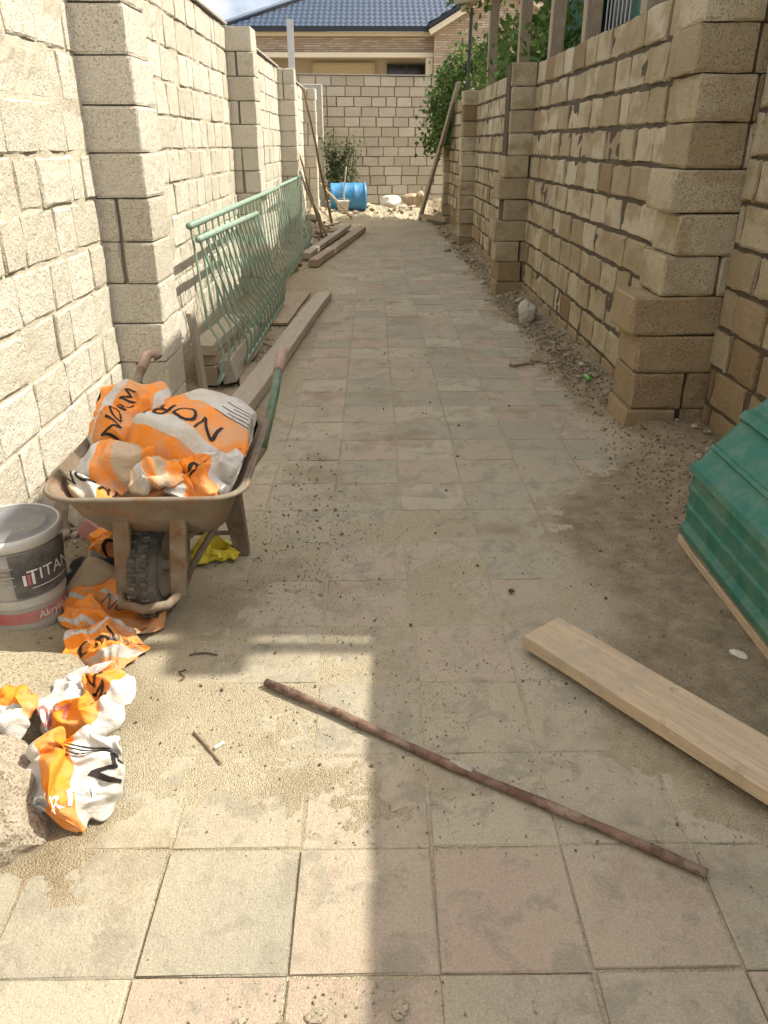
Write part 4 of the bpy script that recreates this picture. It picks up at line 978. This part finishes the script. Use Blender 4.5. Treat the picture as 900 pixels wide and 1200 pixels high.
# green ribbed sheets leaning by the shaded wall
gs = empty('green_sheets', (1.45, 2.2, 0), 0, 'pile of dusty green painted ribbed metal sheets leaning by the shaded wall', 'metal sheets')
base_prof = [(1.285, .045), (1.262, .060), (1.258, .090), (1.275, .115), (1.274, .165), (1.264, .172), (1.264, .186), (1.273, .193), (1.273, .245), (1.263, .252), (1.263, .266), (1.272, .273), (1.272, .32), (1.250, .335), (1.256, .362), (1.285, .372), (1.325, .42), (1.318, .430), (1.328, .442), (1.338, .440), (1.42, .535), (1.405, .552), (1.425, .580), (1.455, .583), (1.505, .63), (1.498, .640), (1.510, .652), (1.52, .648), (1.60, .72), (1.585, .737), (1.61, .765), (1.64, .765), (1.76, .88)]
def sheet(y0, y1, lift, seed, name, shx=0.0):
    m = MB(); n = len(base_prof); seg = 5; pr2 = []
    for i in range(n - 1):
        (x0, z0), (x1, z1) = base_prof[i], base_prof[i + 1]; k_ = 2 if math.hypot(x1 - x0, z1 - z0) > .04 else 1
        for s_ in range(k_): pr2.append((x0 + (x1 - x0) * s_ / k_, z0 + (z1 - z0) * s_ / k_))
    pr2.append(base_prof[-1]); n = len(pr2)
    def fn(u, v):
        i = int(round(u * (n - 1))); x, z = pr2[i]; y = y0 + (y1 - y0) * v
        w1 = .002 * nse(seed, y * 1.6, 0)
        return Vector((x - lift * .8 + w1 + shx * (y - 2.78), y + .004 * nse(u * 9, seed, v * 3) * (1 if v in (0, 1) else 0), z + lift * .6 + w1))
    m.grid(fn, n - 1, seg); o = P(m, name, MT['green_sheet'], gs); md = o.modifiers.new('s', 'SOLIDIFY'); md.thickness = .003; return o
sheet(1.1, 2.80, .0, 1, 'sheet'); sheet(1.05, 2.765, .010, 2, 'sheet'); sheet(1.0, 2.72, .020, 4, 'sheet'); sheet(.9, 2.31, .032, 3, 'sheet')
beam('batten', (1.275, 2.80, .008), (1.268, 1.2, .008), .035, .034, 'wood_fresh', 'pale timber batten under the lower edge of the green sheets', 'batten')

# ------------------------------------------------------------------ green railings leaning on the sunlit wall
def railing(name, label, y0, y1, xt, zt, xb, zb, step, seed, skew=0.0, dz=0.0, belly=.13):
    root = empty(name, ((xt + xb) / 2, (y0 + y1) / 2, 0), 0, label, 'railing', 'green railings'); r = random.Random(seed)
    def top(y): return Vector((xt, y, zt + dz * (y - y0) / (y1 - y0)))
    m = MB(); m.tube([top(y0 - .03), top((y0 + y1) / 2), top(y1 + .03)], .021, 10); P(m, 'top_rail', MT['green_rail'], root, True)
    d = Vector((xb - xt, skew, zb - zt))
    m = MB(); m.tube([top(y0) + d, top(y1) + d], .014, 6); P(m, 'bottom_rail', MT['green_rail'], root, True)
    n = int((y1 - y0) / step)
    for i in range(n + 1):
        p = top(y0 + (y1 - y0) * i / n); out = Vector((1, 0, .25)).normalized(); pts = []
        for k_ in range(11):
            f = k_ / 10; b = belly * math.sin(math.pi * (f - .62) / .38) if f > .62 else 0
            pts.append(p + d * f + out * b + Vector((0, r.uniform(-.002, .002), 0)))
        m = MB(); m.tube(pts, .0082, 5, False); P(m, 'bar', MT['green_rail'], root, True)
    return root
railing('steel_railing', 'long green steel railing leaning on the sunlit wall behind the skewed one', 4.85, 9.55, -1.075, 1.06, -1.0, .10, .215, 1, .0, -.02, .07)
railing('steel_railing', 'green steel railing standing beyond the long one near the poles', 9.62, 12.75, -1.075, 1.05, -.98, .08, .22, 2, .0, 0, .07)
railing('steel_railing', 'skewed shorter green railing leaning outward in front of the long one', 4.85, 7.35, -1.03, .985, -.89, .12, .19, 3, .5, -.05, .06)

# ------------------------------------------------------------------ timber by the sunlit wall
TG = 'stacked timber offcuts'
beam('timber_offcut', (-1.10, 5.02, .04), (-1.07, 6.10, .04), .13, .13, 'wood_brown', 'lowest squared brown offcut of the small timber stack', 'timber', TG)
beam('timber_offcut', (-.955, 5.06, .04), (-.92, 6.15, .04), .09, .15, 'wood_grey', 'grey offcut on edge beside the small timber stack', 'timber', TG, roll=-.25)
beam('timber_offcut', (-1.11, 5.03, .172), (-1.07, 6.0, .172), .15, .07, 'wood_brown', 'middle brown offcut of the small timber stack', 'timber', TG)
beam('timber_offcut', (-1.115, 5.0, .245), (-1.06, 6.05, .245), .16, .065, 'wood_grey', 'topmost grey offcut of the small timber stack', 'timber', TG)
beam('upright_board', (-1.07, 4.72, .0), (-1.09, 4.60, .62), .11, .03, 'wood_grey', 'grey board standing upright against the first sunlit pier', 'board')
beam('timber_offcut', (-.93, 5.55, .02), (-.80, 4.95, .02), .15, .03, 'wood_brown', 'short flat offcut in front of the timber stack', 'timber')
beam('timber', (-.815, 4.45, .015), (-.505, 8.35, .015), .15, .075, 'wood_grey', 'long squared grey timber lying behind the wheelbarrow handle', 'timber', warp=.006)
beam('flat_board', (-.90, 7.0, .02), (-.80, 8.55, .025), .26, .022, 'wood_brown', 'wide flat board between the railings and the long timber', 'board')
beam('timber', (-.78, 10.6, .02), (-.17, 15.2, .02), .13, .09, 'wood_brown', 'outer of two long brown timbers beyond the railings', 'timber', 'two far timbers')
beam('timber', (-.92, 11.2, .05), (-.45, 15.5, .06), .12, .07, 'wood_grey', 'inner of two long timbers, next to the rubble beyond the railings', 'timber', 'two far timbers')
tb = empty('sealant_tube', (-.63, 6.78, .03), 0, 'white and purple plastic tube on the flat board', 'tube')
m = MB(); m.tube([(-.66, 6.70, .055), (-.60, 6.93, .055)], .034, 12); P(m, 'tube_body', MT['tube_white'], tb, True)
m = MB(); m.tube([(-.685, 6.60, .055), (-.66, 6.70, .055)], [.026, .036], 12); P(m, 'tube_cap', MT['tube_purple'], tb, True)
m = MB(); m.tube([(-1.02 + .05 * i, 6.1 + .10 * math.sin(i * .9) + .03 * i, .03 + .006 * math.sin(i)) for i in range(9)], .007, 6); solo(m, 'rope', MT['stick_bark'], (-.8, 6.2, 0), 'thin brown rope on the soil by the timber stack', 'rope', None, True)
def stick(name, a, b, r, mat, label, cat='pole', group=None, seed=1):
    a = Vector(a); b = Vector(b); q = random.Random(seed); L = (b - a).length; m = MB()
    m.tube([Vector((L * i / 8, q.uniform(-.012, .012), q.uniform(-.012, .012))) for i in range(9)], [r * (1 - .25 * i / 8) for i in range(9)], 7)
    return props(m.build(name, MT[mat], None, True, along(a, b)), label, cat, group)
stick('leaning_pole', (-.80, 16.6, .02), (-1.17, 15.2, 2.36), .028, 'stick_bark', 'tall thin dark pole leaning against the sunlit wall by the last pier', seed=3)
stick('leaning_stick', (-.72, 13.6, .04), (-1.13, 13.1, 1.12), .026, 'wood_grey', 'grey stick leaning just beyond the railing end', seed=4)
stick('leaning_stick', (-.80, 13.35, .04), (-1.12, 13.3, 1.35), .02, 'stick_bark', 'thin brown stick leaning beside the grey one at the railing end', seed=5)
stick('leaning_stick', (-.42, 16.9, .12), (-1.06, 17.3, .75), .03, 'wood_fresh', 'short pale stick propped in front of the blue drum', seed=6)
beam('leaning_plank', (1.02, 17.0, .06), (1.62, 16.0, 2.5), .10, .05, 'wood_grey', 'long grey plank leaning across the end of the shaded wall', 'plank', roll=.3)
beam('timber', (1.02, 17.0, .10), (1.5, 16.2, .10), .10, .08, 'wood_brown', 'short timber at the foot of the leaning plank', 'timber')
for i in range(7):
    y = rs.uniform(12.8, 15.8); stick('branch', (-1.0 + rs.uniform(-.1, .25), y, .08), (-.7 + rs.uniform(-.15, .15), y + rs.uniform(-.8, .8), .10), .016, 'stick_bark', 'dry branch in the rubble between railings and far timbers', 'branch', 'dry branches', i)
for i, (x, y, a_) in enumerate(((1.02, 5.6, .3), (1.2, 5.75, -.5))):
    stick('wood_scrap', (x, y, .012), (x + .22 * math.cos(a_), y + .22 * math.sin(a_), .015), .013, 'stick_bark', 'small dark wood scrap on the paving edge near the shaded wall', 'wood', 'wood scraps', i)

# blue drum, pail and stick on the mound
dr = empty('blue_drum', (-.52, 18.45, .15), 0, 'blue plastic drum lying on its side on the mound', 'drum')
DM = TR((-.52, 18.45, .43), (0, R(90), R(4)))
m = MB(); m.lathe([(.26, -.40), (.285, -.39), (.29, -.36), (.28, -.34), (.285, -.15), (.296, -.13), (.296, -.10), (.285, -.08), (.285, .10), (.296, .12), (.296, .15), (.285, .17), (.28, .34), (.29, .36), (.285, .39), (.26, .40)], 40, DM); P(m, 'body', MT['drum_blue'], dr, True)
m = MB(); m.lathe([(.297, .345), (.302, .35), (.302, .37), (.297, .375)], 40, DM, True); P(m, 'hoop', MT['drum_blue'], dr, True)
for s_ in (-.12, .12):
    m = MB(); m.lathe([(.03, .40), (.03, .425)], 12, DM @ Matrix.Translation((s_, .08, 0))); P(m, 'bung', MT['drum_blue'], dr, True)
pl_ = empty('pail', (-.62, 17.75, .16), 0, 'small dirty white pail in front of the blue drum', 'pail')
m = MB(); m.lathe([(.10, 0), (.14, .22), (.148, .225), (.145, .235), (.13, .232), (.095, .02)], 24, Matrix.Translation((-.62, 17.75, .16))); P(m, 'body', MT['plastic_white'], pl_, True)
m = MB(); m.tube([(-.62 + .145 * math.cos(R(a_)), 17.75 - .05, .38 + .06 * math.sin(R(a_))) for a_ in range(0, 181, 20)], .004, 5); P(m, 'bail', MT['galvanised'], pl_, True)
stick('stick_in_pail', (-.62, 17.76, .19), (-.55, 17.95, 1.05), .018, 'wood_grey', 'thin grey stick standing in the pail', seed=8)
sp = empty('steel_post', (-1.36, 14.6, 2.4), 0, 'pale galvanised steel post rising above the sunlit wall', 'post')
m = MB(); m.box((-1.34, 14.6, 2.75), (.02, .10, 1.1)); m.box((-1.29, 14.555, 2.75), (.08, .012, 1.1)); m.box((-1.29, 14.645, 2.75), (.08, .012, 1.1)); P(m, 'channel', MT['galvanised'], sp)
m = MB(); m.box((-1.33, 14.6, 2.46), (.16, .16, .012)); P(m, 'foot_plate', MT['galvanised'], sp)
